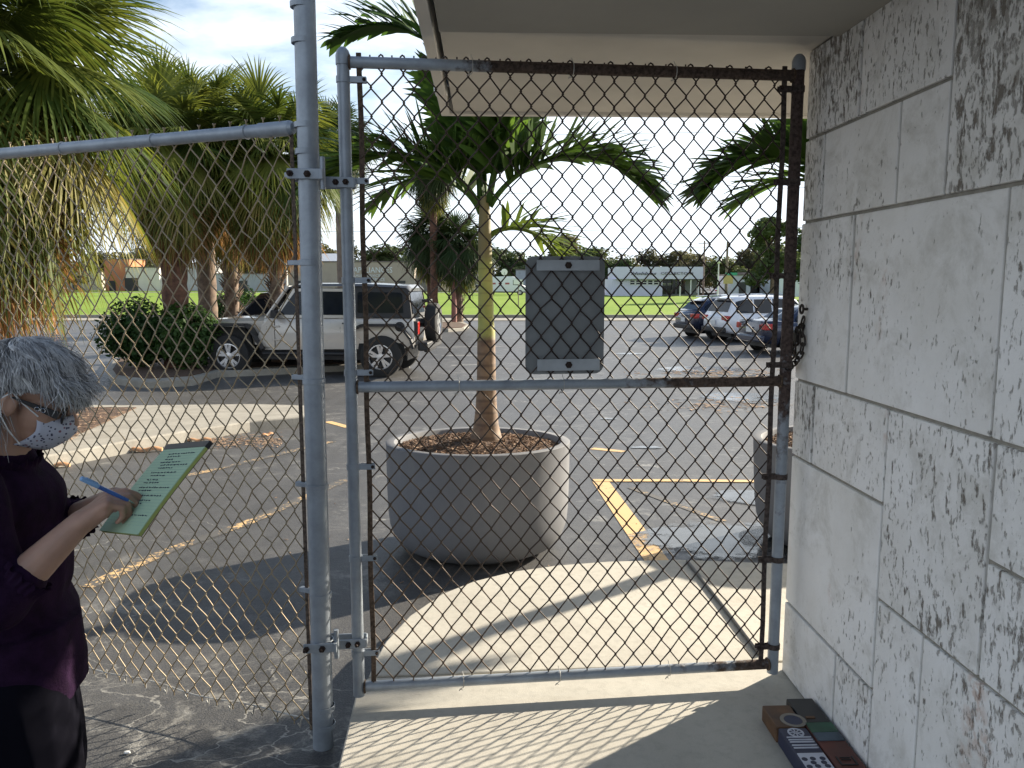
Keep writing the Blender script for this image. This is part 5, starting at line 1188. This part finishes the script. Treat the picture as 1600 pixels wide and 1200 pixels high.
# box buildings on the right and left
def boxb(label, u0, u1, vt, vb, Y, col, doors=(), name='low_building', D=8):
    xa, xb, z0, z1 = P2w(u0, u1, vt, vb, Y); t = thing(name, label, 'building', ((xa+xb)/2, Y, z0)); mb = MB(); mb.box((0, D/2, (z1-z0)/2), (xb-xa, D, z1-z0)); mb.build('wall', plain(name+'_paint', col, .9, var=.06, scale=.4), t)
    mb = MB(); mb.box((0, D/2, z1-z0+.08), (xb-xa+.3, D+.3, .2)); mb.build('roof', beige2, t)
    for u, wd_, ht in doors:
        mb = MB(); mb.box((at(u, 450, Y).x-(xa+xb)/2, -.04, ht/2+.02), (wd_, .1, ht)); mb.build('door', M['darkrim'], t)
    return t
boxb('low white building behind the parked white car', 1142, 1172, 430, 462, 118, (.50, .52, .58), ((1160, 1, 2.1),)); boxb('low white building with brown roof edge at the right beyond the cars', 1172, 1260, 427, 461, 124, (.56, .54, .50), ((1180, 1.6, 2.4), (1198, 3, 2.6)))
boxb('orange house beyond the field seen below the large palm', 165, 205, 405, 455, 188, (.55, .22, .11), ((176, 1.5, 2.4),), 'house'); boxb('white garage building beyond the field left of the reddish palm trunk', 198, 250, 418, 455, 184, (.66, .62, .55), ((206, 3, 3),), 'garage')
boxb('pale wall building behind the far left parked cars', -20, 160, 424, 455, 200, (.48, .44, .38), ((40, 2, 2.4), (120, 2, 2.4))); boxb('white narrow building behind the two palm trunks', 275, 330, 412, 456, 190, (.50, .50, .50), (), 'house'); boxb('low pale building behind the palm cluster', 335, 452, 428, 457, 186, (.40, .42, .44), ((380, 2, 2.4),))
boxb('small blue grey house behind the white van', 806, 845, 422, 459, 175, (.35, .38, .44), ((812, 1.5, 2.2),), 'house'); boxb('pink walled house left of the white van', 728, 770, 424, 458, 184, (.42, .34, .33), ((735, 1.5, 2.2),), 'house')
boxb('white upper storey seen right of the latch post among trees', 1214, 1260, 404, 440, 116, (.60, .64, .70), (), 'house')
# ================================================================== POLES, SIGNS, WIRES
def pole(label, u, vt, Y, r, mat, cat='pole', name='utility_pole', parts=None, group=None):
    p = at(u, vt, Y); z0 = gz(Y); t = thing(name, label, cat, (p.x, Y, z0), 0, group); H = p.z-z0
    mb = MB(); mb.tube([(0, 0, -.2), (0, 0, H*.5), (0, 0, H)], [r*1.25, r*1.1, r*.85], 12); mb.build('shaft', mat, t, smooth=50); return t, H
pm = plain('pole_metal', (.30, .30, .29), .5, .3)
t, H = pole('tall double armed street light behind the palm cluster', 436, 181, 40, .11, pm, 'street light', 'street_light')
for s in (-1, 1):
    mb = MB(); mb.tube([(0, 0, H-.5), (s*.5, 0, H-.05), (s*1.1, 0, H+.35), (s*1.8, 0, H+.55), (s*2.2, 0, H+.58)], [.04]*5, 8); mb.build('arm', pm, t, smooth=60)
    mb = MB(); mb.rings([[Vector((s*x, w*math.cos(a), H+.56+hh_*math.sin(a))) for a in [j*math.pi/5 for j in range(10)]] for x, w, hh_ in ((2.0, .05, .04), (2.2, .14, .08), (2.6, .17, .10), (2.85, .10, .06))]); mb.build('lamp_head', M['white'], t, smooth=60)
pole('weathered wood pole just behind the gate hinge side', 531, 255, 30, .16, M['wood_pole'], 'pole')
t, H = pole('distant power pole with a short crossarm above the palms', 675, 190, 75, .13, M['wood_pole'], 'pole'); mb = MB(); mb.box((0, 0, H-.25), (2.4, .1, .12)); mb.build('crossarm', M['wood_pole'], t)
t, H = pole('power pole with green street sign beyond the parked cars', 1137, 378, 110, .17, M['wood_pole'], 'pole'); mb = MB(); mb.box((.6, -.2, at(1137, 428, 110).z-gz(110)), (1.6, .05, .35)); mb.build('street_sign', plain('green_sign', (.05, .35, .22), .5), t)
mb = MB(); mb.box((.2, -.2, at(1137, 437, 110).z-gz(110)), (1.3, .05, 1.1)); mb.build('yellow_sign', plain('faded_yellow_sign', (.5, .40, .18), .6), t)
t, H = pole('white post lamp with round globe beyond the parked cars', 1123, 412, 100, .08, M['white'], 'street light', 'post_lamp'); mb = MB(); mb.lathe([(.0001, H+.75), (.25, H+.62), (.36, H+.38), (.28, H+.12), (.12, H)], (0, 0, 0), 16); mb.build('globe', M['white'], t, smooth=60)
t, H = pole('thin field sign post carrying a small white board', 810, 437, 70, .035, M['wood_pole'], 'sign', 'sign_post'); mb = MB(); mb.box((0, -.05, H-.2), (.85, .03, .42)); mb.build('board', M['white'], t)
t, H = pole('round topped road sign behind the white van', 788, 425, 150, .08, pm, 'sign', 'sign_post'); mb = MB(); mb.lathe([(.0001, -.05), (.6, -.05), (.6, .05), (.0001, .05)], (0, 0, H), 16, 'Y'); mb.build('board', M['white'], t)
t, H = pole('reddish square post beside the booted palm on the far island', 709, 440, 41, .12, plain('red_brown_post', (.22, .10, .08), .8), 'post', 'post')
t, H = pole('small pale lamp standard in front of the palm cluster', 445, 385, 60, .13, plain('pale_pole', (.55, .52, .48), .6), 'pole', 'utility_pole')
t, H = pole('distant power pole with bracket above the white shop', 1101, 376, 130, .14, M['wood_pole'], 'pole'); mb = MB(); mb.box((0, 0, H-.4), (2.0, .1, .12)); mb.build('crossarm', M['wood_pole'], t)
wm = plain('cable', (.05, .05, .05), .6)
for i, (va, vb, lb) in enumerate(((190, 186, 'highest overhead cable across the sky'), (286, 275, 'middle overhead cable across the sky'), (352, 345, 'lower overhead cable above the treetops'), (384, 372, 'lowest overhead cable above the treetops'))):
    Y = 75 if i < 2 else 130; a, c_ = at(-300, va, Y), at(1700, vb, Y); mb = MB(); mb.tube([a.lerp(c_, k/20)-UP*(1.3*4*(k/20)*(1-k/20)) for k in range(21)], .018 if i < 2 else .028, 4); o = mb.build('overhead_cable', wm); tag(o, lb, 'cable', 'overhead cables')
# ================================================================== PERSON
M['skin'] = plain('skin', (.42, .25, .18), .5, var=.10, scale=20)
M['skin'].node_tree.nodes['Principled BSDF'].inputs['Subsurface Weight'].default_value = .08
def ellip(mb, c, r, Rm=None, n=18, m=12):
    c = Vector(c); rs = []
    for i in range(m+1):
        ph = math.pi*(i+.001)/(m+.002); rr = [Vector((r[0]*math.sin(ph)*math.cos(2*math.pi*j/n), r[1]*math.sin(ph)*math.sin(2*math.pi*j/n), r[2]*math.cos(ph))) for j in range(n)]
        rs.append([c+((Rm @ p) if Rm else p) for p in rr])
    mb.rings(rs)
def cap(mb, pts, rad, n=14):
    for (a, b), (ra, rb) in zip(zip(pts, pts[1:]), zip(rad, rad[1:])):
        a, b = Vector(a), Vector(b); d = (b-a).normalized(); P = []; Q = []
        for k in range(1, 4): t = math.pi/2*k/4; P.append(a-d*ra*math.cos(t)); Q.append(ra*math.sin(t))
        P += [a, b]; Q += [ra, rb]
        for k in range(3, 0, -1): t = math.pi/2*k/4; P.append(b+d*rb*math.cos(t)); Q.append(rb*math.sin(t))
        mb.tube(P, Q, n)
def hell(mb, c, r): ellip(mb, c, tuple(x*HS_ for x in r), HM)
def remesh(mb, name, mat, parent, voxel=.005, smooth=3, disp=None):
    me = bpy.data.meshes.new('t'); me.from_pydata([tuple(p) for p in mb.v], [], mb.f)
    bm = bmesh.new(); bm.from_mesh(me); bmesh.ops.recalc_face_normals(bm, faces=bm.faces); bm.to_mesh(me); bm.free()
    o = bpy.data.objects.new('t', me); COL.objects.link(o)
    r = o.modifiers.new('r', 'REMESH'); r.mode = 'VOXEL'; r.voxel_size = voxel
    s = o.modifiers.new('s', 'SMOOTH'); s.iterations = smooth; s.factor = .5
    bpy.context.view_layer.update(); m2 = bpy.data.meshes.new_from_object(o.evaluated_get(bpy.context.evaluated_depsgraph_get())); bpy.data.objects.remove(o)
    if disp:
        co = [v.co.copy() for v in m2.vertices]; nn = [v.normal.copy() for v in m2.vertices]
        for v, c, n_ in zip(m2.vertices, co, nn): v.co = c+n_*disp(c)
    m2.materials.clear(); m2.materials.append(mat); m2.polygons.foreach_set('use_smooth', [True]*len(m2.polygons)); m2.name = name
    q = bpy.data.objects.new(name, m2); COL.objects.link(q); q.parent = parent; return q
PO = Vector((-1.16, 1.80, gz(1.8)))
per = thing('person', 'grey haired woman in dark purple top and face mask writing on a green pad', 'person', PO)
ha = R(14); HF = Vector((math.cos(ha), math.sin(ha), 0)); HR = Vector((math.sin(ha), -math.cos(ha), 0)); pit = R(20)
hf = HF*math.cos(pit)-UP*math.sin(pit); hu = HF*math.sin(pit)+UP*math.cos(pit)
E = Vector((-1.112, 1.80, 1.232))-PO
HM = Matrix((hf, HR, hu)).transposed()   # local x forward, y to her right (near side), z up
HS_ = .94
hp = lambda x, y, z: E+(hf*x+HR*y+hu*z)*HS_
ta = R(28); TF = Vector((math.cos(ta), math.sin(ta), 0)); TR = Vector((math.sin(ta), -math.cos(ta), 0))
tp = lambda x, y, z: Vector((-1.17, 1.80, 0))-PO*1+Vector((0, 0, 0))+TF*x+TR*y+Vector((0, 0, z))
sh = {1: Vector((-1.165, 1.655, 1.065))-PO, -1: tp(-.0, -.165, 1.065)}
elb = Vector((-1.075, 1.60, .835))-PO; wri = Vector((-.932, 1.68, .985))-PO
elb2 = tp(.06, -.20, .85); wri2 = Vector((-.955, 1.855, .985))-PO
mb = MB()
# head: cranium, face, jaw, nose, brow, ears, neck
hell(mb, hp(.006, 0, .056), (.094, .073, .084)); hell(mb, hp(.045, 0, -.005), (.062, .064, .080)); hell(mb, hp(.052, 0, -.058), (.046, .048, .040))
cap(mb, [hp(.098, 0, .018), hp(.116, 0, -.012), hp(.120, 0, -.020)], [.009, .012, .013]); cap(mb, [hp(.088, -.03, .032), hp(.095, 0, .034), hp(.088, .03, .032)], [.014, .016, .014])
cap(mb, [hp(.100, -.018, -.052), hp(.106, 0, -.050), hp(.100, .018, -.052)], [.007, .009, .007]); hell(mb, hp(.076, 0, -.078), (.020, .022, .016))
for s in (-1, 1): hell(mb, hp(.082, s*.034, .002), (.020, .020, .016)); hell(mb, hp(-.004, s*.076, .0), (.017, .009, .030)); cap(mb, [hp(-.010, s*.082, .026), hp(-.018, s*.084, .008), hp(-.010, s*.080, -.018)], [.006]*3)
nb = tp(.0, 0, 1.085)
cap(mb, [hp(-.025, 0, -.02), (hp(-.02, 0, -.06)+nb)/2, nb, tp(-.01, 0, 1.0)], [.056, .054, .062, .09])
# torso and legs
ellip(mb, tp(-.01, 0, .98), (.105, .165, .13)); ellip(mb, tp(.0, 0, .80), (.11, .145, .17)); ellip(mb, tp(-.01, 0, .62), (.12, .165, .14))
for s in (-1, 1):
    hip = tp(-.01, s*.085, .55); kn = tp(.03, s*.09, .30); an = tp(-.02, s*.09, -.02)
    cap(mb, [hip, kn, an], [.092, .058, .036]); cap(mb, [an, an+TF*.05+UP*-.035, an+TF*.15+UP*-.05], [.036, .036, .026])
for s, el_, wr_ in ((1, elb, wri), (-1, elb2, wri2)):
    cap(mb, [sh[s], el_], [.055, .040]); md = el_.lerp(wr_, .35); cap(mb, [el_, md, wr_], [.040, .040, .026])
# right hand, curled round the pen with the little-finger side resting on the pad
NB, NT, FT = Vector((-.786, 1.62, .99)), Vector((-.672, 1.75, 1.148)), Vector((-.832, 1.90, 1.109))
pl = (NT-NB); pw_ = (FT-NT); pn = pw_.cross(pl).normalized()
if pn.x > 0: pn = -pn    # pad normal points back at her
pad = lambda s, r, h=0: NB+pl*s+pw_*r+pn*h-PO
def hand(mb, W0, K, kn_side, palm_n, curls, thumb, flip=1):
    # W0 wrist, K knuckle centre, kn_side across the knuckles from index to little, palm_n towards palm
    fd_ = (K-W0).normalized(); L_ = (K-W0).length
    for j, f in enumerate((-1.15, -.4, .4, 1.1)):
        kk = K+kn_side*f*.0205+(-fd_*.004*abs(f)); cap(mb, [W0+kn_side*f*.010, W0.lerp(kk, .55)+palm_n*.002, kk], [.021, .0165, .0118])
        cap(mb, [W0+palm_n*.010, kk+palm_n*.010-fd_*.014], [.019, .0125])
        p = kk; d = fd_.copy(); ln = (.040, .026, .020); sc2 = (.95, 1.05, 1.0, .80)[j]; r0 = (.0086, .0088, .0084, .0074)[j]
        pts = [p]; 
        for q in range(3):
            ang_ = curls[j][q]; ax_ = fd_.cross(palm_n).normalized(); d = (Matrix.Rotation(R(ang_), 3, ax_) @ d).normalized(); p = p+d*ln[q]*sc2; pts.append(p)
        cap(mb, pts, [r0*1.05, r0, r0*.92, r0*.78], 10)
    cap(mb, thumb, [.016, .0125, .0105, .0085], 10)
tipc = pad(.30, .30, .012)
W0 = wri; K = pad(.15, .52, .050)
fdv = (K-W0).normalized(); palmn = (-pn*1.0+Vector((0.25, .35, -.5))*.4); palmn = (palmn-fdv*palmn.dot(fdv)).normalized(); ks = fdv.cross(palmn).normalized()
if ks.z > 0: ks = -ks     # index knuckle uppermost
thumbpts = [W0+fdv*.018-ks*.016+palmn*.012, W0+fdv*.048-ks*.032+palmn*.026, W0+fdv*.074-ks*.026+palmn*.038, W0+fdv*.094-ks*.012+palmn*.042]
thumbpts = [W0+fdv*.018+ks*-.014+palmn*.010, W0+fdv*.050-ks*.030+palmn*.022, W0+fdv*.080-ks*.030+palmn*.032, W0+fdv*.102-ks*.020+palmn*.036]
hand(mb, W0, K, ks, palmn, ((30, 38, 18), (44, 52, 30), (58, 66, 40), (62, 70, 42)), thumbpts)
# left hand under the pad, fingers spread below it
K2 = pad(.30, .86, -.030); fd2 = (K2-wri2).normalized(); pn2 = (pn-fd2*pn.dot(fd2)).normalized(); ks2 = fd2.cross(pn2).normalized()
hand(mb, wri2, K2, ks2, pn2, ((4, 8, 6), (4, 8, 6), (4, 8, 6), (6, 8, 6)), [wri2+fd2*.02+ks2*.015, wri2+fd2*.05+ks2*.036+pn2*.012, pad(.22, 1.04, -.004), pad(.24, .97, .014)])
def smoothbody(c): return 0
body = remesh(mb, 'body', M['skin'], per, .0036, 2)
# ---- clothes
cloth = plain('dark_purple_cloth', (.020, .008, .026), .85, var=.35, scale=30, bump=.5, spec=.08); dark = plain('black_trousers', (.006, .006, .010), .95, var=.2, spec=.03)
fold = lambda c: .006*mnoise.noise(c*7+Vector((0, 0, c.z*3)))+.0035*mnoise.noise(c*19)
mb = MB()
ellip(mb, tp(-.015, 0, .985), (.125, .185, .125)); ellip(mb, tp(.0, 0, .84), (.125, .165, .19)); ellip(mb, tp(.0, 0, .68), (.130, .175, .17)); cap(mb, [nb+UP*-.01, tp(-.01, 0, 1.0)], [.076, .12])
cap(mb, [sh[1]+TR*.0, elb.lerp(sh[1], .45), elb, elb.lerp(wri, .26)], [.075, .070, .066, .052]); cap(mb, [sh[-1], elb2, elb2.lerp(wri2, .45)], [.075, .066, .055])
mb2 = MB(); hem = []
for k in range(7):
    z = .72-.03*k; hem.append([tp(.0+.138*(1+.02*k/6)*math.cos(a)+.006*math.sin(7*a+k*.3), .182*(1+.02*k/6)*math.sin(a), z-PO.z*0+.0) for a in [j*math.pi/24 for j in range(48)]])
mb.rings(hem); remesh(mb, 'blouse', cloth, per, .007, 3, fold)
# crinkled cuffs, collar, and hem
def frill(name, c, ax_, r0, r1, ln, waves=22, seed=0):
    ax_ = ax_.normalized(); a1 = ax_.orthogonal().normalized(); a2 = ax_.cross(a1); mb = MB(); rs = []; n = waves*6
    for k in range(5):
        t = k/4; rr = r0+(r1-r0)*t; rs.append([c+ax_*(ln*t+.005*math.sin(waves*.5*q+seed)*t)+(a1*math.cos(q)+a2*math.sin(q))*(rr+.004*t*math.sin(waves*q)) for q in [2*math.pi*j/n for j in range(n)]])
    rs += [[p+(c-p).normalized()*.002 for p in r] for r in rs[::-1]]
    mb.rings(rs, caps=False); return mb.build(name, cloth, per, smooth=60)
frill('cuff', elb.lerp(wri, .20), wri-elb, .050, .056, .035); frill('cuff', elb2.lerp(wri2, .42), wri2-elb2, .048, .053, .035, seed=2)
frill('collar', nb+UP*.004, (hp(-.02, 0, -.05)-nb)+UP*.08, .076, .079, .018, 30)
mb = MB()
for s in (-1, 1): cap(mb, [tp(-.01, s*.080, .56), tp(.02, s*.088, .30), tp(-.01, s*.09, .03)], [.125, .108, .095])
ellip(mb, tp(-.01, 0, .60), (.130, .178, .13)); remesh(mb, 'trousers', dark, per, .009, 3, lambda c: .004*mnoise.noise(c*8))
for s in (-1, 1):
    mb = MB(); an = tp(-.02, s*.09, -.02); cap(mb, [an+UP*-.022-TF*.03, an+TF*.06+UP*-.035, an+TF*.17+UP*-.045], [.040, .040, .030]); remesh(mb, 'shoe', M['black'], per, .006, 2)
# ---- hair: scalp volume plus many strands
hair = NM('grey_hair'); i = hair.coord('Object', (1, 1, 1)); h_ = hair.noise(i, 70, 3); hair.col(hair.mix(hair.mapr(h_, .3, .7), (.30, .305, .315), (.62, .62, .62))); hair.rough(.42); hair.p.inputs['Specular IOR Level'].default_value = .6; M['hair'] = hair.m
mb = MB(); hell(mb, hp(-.006, 0, .070), (.101, .080, .084)); hell(mb, hp(-.066, 0, .010), (.044, .074, .080))
remesh(mb, 'hair', M['hair'], per, .006, 3, lambda c: .003*mnoise.noise(c*40))
rg = random.Random(77); HS = [MB(), MB(), MB()]; hs = HS[0]
HC = Vector((-.004, 0, .062)); HRad = Vector((.106, .084, .092)); pole_ = Vector((-.50, 0, .87)).normalized(); e1 = Vector((.87, 0, .50)).normalized(); e2 = Vector((0, 1, 0))
def hairline(lc, slack=0):
    # True where the hair may lie on the head (head frame: x forward, z up)
    if lc.x > .045: return lc.z > .075-slack
    if lc.x > -.022: return lc.z > .034+.5*max(0, lc.x)-slack
    return lc.z > -.075-slack
def strand(a, t0, dt, lift, r, free, wav, sw0=0, off0=0):
    pts = []; n = 9; off = rg.gauss(0, .03)+off0; sw = rg.gauss(0, wav)+sw0
    for k in range(n+1):
        f = k/n; th = t0+dt*f; aa = a+off*f+sw*math.sin(f*3.6+off0*20)*.6
        u = pole_*math.cos(th)+(e1*math.cos(aa)+e2*math.sin(aa))*math.sin(th); lf = 1+lift*f*f+.004
        lc = Vector((u.x*HRad.x*lf+HC.x, u.y*HRad.y*lf+HC.y, u.z*HRad.z*lf+HC.z))
        if not hairline(lc): break
        pts.append(E+HM @ lc*HS_)
    if len(pts) < 2: return
    if free > 0:
        p = pts[-1].copy(); d = (pts[-1]-pts[-2]).normalized(); m = 4
        for k in range(m):
            d = (d+Vector((0, 0, -.16))+HF*.03+Vector((rg.gauss(0, .12), rg.gauss(0, .12), rg.gauss(0, .12)))).normalized(); p = p+d*free/m; pts.append(p.copy())
    hs.tube(pts, [r*(.8+.4*math.sin(math.pi*i/len(pts)))*(1 if i < len(pts)-1 else .3) for i in range(len(pts))], 3)
for cl in range(620):   # wavy clumps of strands
    A = rg.uniform(-math.pi, math.pi); front = abs(A) < 1.0; T0 = rg.uniform(.02, 1.6)*(1 if front else 1.1); DT = rg.uniform(.8, 1.6); LF = rg.uniform(.01, .16); SW = rg.gauss(0, .20); OF = rg.gauss(0, .22)
    FREE = rg.uniform(.015, .075) if front and rg.random() < .7 else (rg.uniform(.0, .035) if abs(A) > 2 else rg.uniform(0, .015)); hs = HS[0] if rg.random() < .55 else (HS[1] if rg.random() < .7 else HS[2]); st = rg.getstate(); sd0 = rg.random()
    for q in range(15):
        rg.seed(sd0+q*.001+q); strand(A+rg.gauss(0, .026), T0+rg.gauss(0, .03), DT, LF*rg.uniform(.6, 1.2), rg.uniform(.00045, .0009), FREE*rg.uniform(.7, 1.1), 0, SW, OF)
    rg.setstate(st); rg.random(); [rg.random() for _ in range(3)]
hs = HS[0]
for q in range(500):   # unruly fly-away hairs
    a = rg.uniform(-math.pi, math.pi); strand(a, rg.uniform(.1, 1.2), rg.uniform(.4, .8), rg.uniform(.10, .26), .00035, rg.uniform(.01, .05), .12)
def lock(root, d, L_, fall, r, wav):
    p = root.copy(); pts = [p.copy()]; d = d.normalized()
    for k in range(7): d = (d+Vector((rg.gauss(0, wav), rg.gauss(0, wav), -fall+rg.gauss(0, wav)))).normalized(); p = p+d*L_/7; pts.append(p.copy())
    hs.tube(pts, [r, r*1.2, r*1.2, r, r*.9, r*.8, r*.6, r*.3], 3)
for q in range(2400):   # locks over the nape, behind the ear
    hs = HS[(0, 0, 1, 2, 1)[q//7 % 5]]
    y = rg.uniform(-.080, .084); x = rg.uniform(-.105, -.016); z = rg.uniform(-.045, .05)+max(0, x+.034)*1.2
    lock(hp(x-.004, y, z), -hu*.9-hf*.1+UP*-.35+HR*(y*1.5), rg.uniform(.06, .13), .08, rg.uniform(.0006, .0010), .13)
for q in range(750):   # short fringe over the forehead, standing forward
    y = rg.uniform(-.062, .070); hs = HS[(0, 2, 1, 0)[q//5 % 4]]; lock(hp(.085-abs(y)*.35, y, .098-abs(y)*.15+rg.gauss(0, .006)), hf*1.0-hu*.25+HR*(y*5+rg.gauss(0, .2)), rg.uniform(.03, .10), .13, rg.uniform(.0004, .0008), .24)
hm2 = plain('dark_grey_hair', (.20, .20, .205), .5, var=.3); hm3 = plain('white_hair', (.66, .66, .66), .4, var=.1)
for b_, m_ in zip(HS, (M['hair'], hm2, hm3)): o = b_.build('hair_strands', m_, per, smooth=80); o['kind'] = 'stuff'
# ---- glasses
gl = bpy.data.objects.new('glasses', None); COL.objects.link(gl); gl.parent = per
mb = MB()
for s in (-1, 1):
    a_, b_ = hp(.000, s*.082, .020), hp(.098, s*.066, .004); sd = HR*s; mb.prism([a_+hu*.002, a_-hu*.002, b_-hu*.010, b_+hu*.008], sd*.0035); mb.tube([a_, hp(-.018, s*.083, .010), hp(-.026, s*.082, -.010)], .002, 6)
    mb.tube([hp(.104+.004*math.cos(q), s*(.036+.026*math.cos(q)), .000+.019*math.sin(q)) for q in [j*math.pi/10 for j in range(21)]], .0022, 6)
mb.tube([hp(.108, -.011, .003), hp(.112, 0, .006), hp(.108, .011, .003)], .002, 6); mb.build('frame', M['black'], gl, smooth=50)
mb = MB()
for s in (-1, 1): mb.rings([[hp(.1035, s*(.036+.025*math.cos(q)), .018*math.sin(q)) for q in [j*math.pi/10 for j in range(20)]], [hp(.1050, s*(.036+.025*math.cos(q)), .018*math.sin(q)) for q in [j*math.pi/10 for j in range(20)]]])
mb.build('lens', M['glass'], gl)
mb = MB()
for dx in (-.006, .006): mb.tube([hp(.060+dx+.0055*math.cos(q), .0775+.0005-dx*.15, .0075+.0045*math.sin(q)) for q in [j*math.pi/8 for j in range(17)]], .0007, 5)
mb.build('silver_rings', M['chrome'], gl, smooth=60)
# ---- face mask
mk = NM('mask_cloth'); v = mk.coord('Object'); vo = mk.n('ShaderNodeTexVoronoi'); vo.inputs['Scale'].default_value = 120; mk.l(v, vo.inputs['Vector'])
c1 = mk.mix(mk.mapr(vo.outputs['Distance'], .26, .32), (.06, .06, .12), (.50, .52, .62)); vo2 = mk.n('ShaderNodeTexVoronoi'); vo2.inputs['Scale'].default_value = 60; mk.l(v, vo2.inputs['Vector'])
mk.col(mk.mix(mk.mapr(vo2.outputs['Distance'], .16, .20), (.22, .10, .14), c1)); mk.rough(.9); M['mask'] = mk.m
mb = MB(); rs = []
for k in range(13):
    t = k/12; z = .000-.108*t; row = []
    for j in range(25):
        s = -1+2*j/24; bul = .012*math.sin(math.pi*t)**.7
        x = (.128+bul-.020*abs(t-.42)*1.2)*(1-.46*abs(s)**2.2)+.010*(1-abs(s)); row.append(hp(x-.010-.03*t*t, s*.061*(1-.22*t*t), z+.010*(1-abs(s))-.016*abs(s)*(1-2*t)*.9-.004))
    rs.append(row)
mb.rings(rs, caps=False, closed=False); o = mb.build('face_mask', M['mask'], per, smooth=60); sd_ = o.modifiers.new('thick', 'SOLIDIFY'); sd_.thickness = .002
for s in (-1, 1):
    mb = MB(); mb.tube([hp(.058, s*.066, -.012), hp(.020, s*.078, .012), hp(-.004, s*.088, .032), hp(-.020, s*.088, .014)], .0018, 5); mb.tube([hp(.038, s*.062, -.088), hp(.008, s*.076, -.058), hp(-.012, s*.084, -.030), hp(-.022, s*.087, .0)], .0016, 5)
    mb.build('ear_loop', M['white'], per, smooth=50)
# ================================================================== PAD AND PEN
pd = thing('writing_pad', 'pale green ruled writing pad with black top held by the woman', 'writing pad', NB)
q0 = lambda s, r, h=0: pl*s+pw_*r+pn*h
def curved(s0, s1, r0, r1, h0, h1, n=12):
    mb = MB(); rs = []
    for k in range(n+1):
        s = s0+(s1-s0)*k/n; bow = -.012*(1-s)**2; rs.append([q0(s, r0, h0+bow), q0(s, r1, h0+bow), q0(s, r1, h1+bow), q0(s, r0, h1+bow)])
    mb.rings(rs); return mb
curved(-.03, 1.0, 0, 1, -.008, -.0015).build('page_block', plain('pad_page_edges', (.38, .44, .13), .8), pd)
curved(-.035, .93, .003, .997, -.0014, .0006).build('top_page', plain('green_paper', (.40, .55, .38), .8, var=.05, scale=5), pd)
curved(.93, 1.004, -.004, 1.004, -.0096, .0015, 2).build('binding', M['black'], pd, bevel=.001)
curved(-.03, 1.0, 0, 1, -.0095, -.0081).build('backing_card', plain('backing_card', (.13, .10, .07), .9), pd)
mb = MB(); rg = random.Random(12)
for li, s in enumerate((.86, .825, .79, .755, .72, .685, .63, .595, .545, .51, .455, .42, .365, .31, .275, .15)):
    r = .78-.10*rg.random(); end = max(.12, r-rg.choice((.2, .3, .45, .35, .6)))
    if li in (4, 10, 12, 15): end = .10
    while r > end:
        wdt = rg.uniform(.02, .07); bow = -.012*(1-s)**2; n = 8; 
        pts = [q0(s+.006*math.sin(k*2.3+rg.random())+rg.uniform(-.004, .004), r-wdt*k/n, .0016+bow) for k in range(n+1)]
        mb.tube(pts, .00055, 3); r -= wdt+rg.uniform(.012, .03)
o = mb.build('handwriting', plain('blue_black_ink', (.02, .03, .08), .6), pd); o['kind'] = 'stuff'
mb = MB()
for k in range(26):
    s = .90-.034*k; bow = -.012*(1-s)**2; mb.tube([q0(s, .01, .0008+bow), q0(s, .99, .0008+bow)], .00022, 3)
o = mb.build('ruled_lines', plain('rule_line', (.25, .40, .38), .8), pd); o['kind'] = 'stuff'
tip = pad(.25, .48, .002)+PO; tail = at(126, 747, 1.62); dd = (tail-tip).normalized()
pen = thing('pen', 'blue ballpoint pen in the hand of the writing woman', 'pen', tip); Lp = (tail-tip).length
blue = plain('blue_plastic', (.04, .13, .50), .3, coat=.5); lb = plain('pale_blue_grip', (.25, .45, .75), .4)
mb = MB(); mb.tube([dd*.0, dd*.012, dd*.020], [.0006, .0022, .0036], 10); mb.build('nib', M['chrome'], pen, smooth=50)
mb = MB(); mb.tube([dd*.020, dd*.06, dd*(Lp-.03)], [.0036, .0046, .0046], 12); mb.build('barrel', blue, pen, smooth=50)
mb = MB(); mb.tube([dd*(Lp-.045), dd*(Lp-.002), dd*Lp], [.0052, .0052, .003], 12); mb.box(dd*(Lp-.03)+UP*.007, (.03, .004, .0015), dd.to_track_quat('X', 'Z').to_matrix()); mb.build('cap', lb, pen, smooth=50)
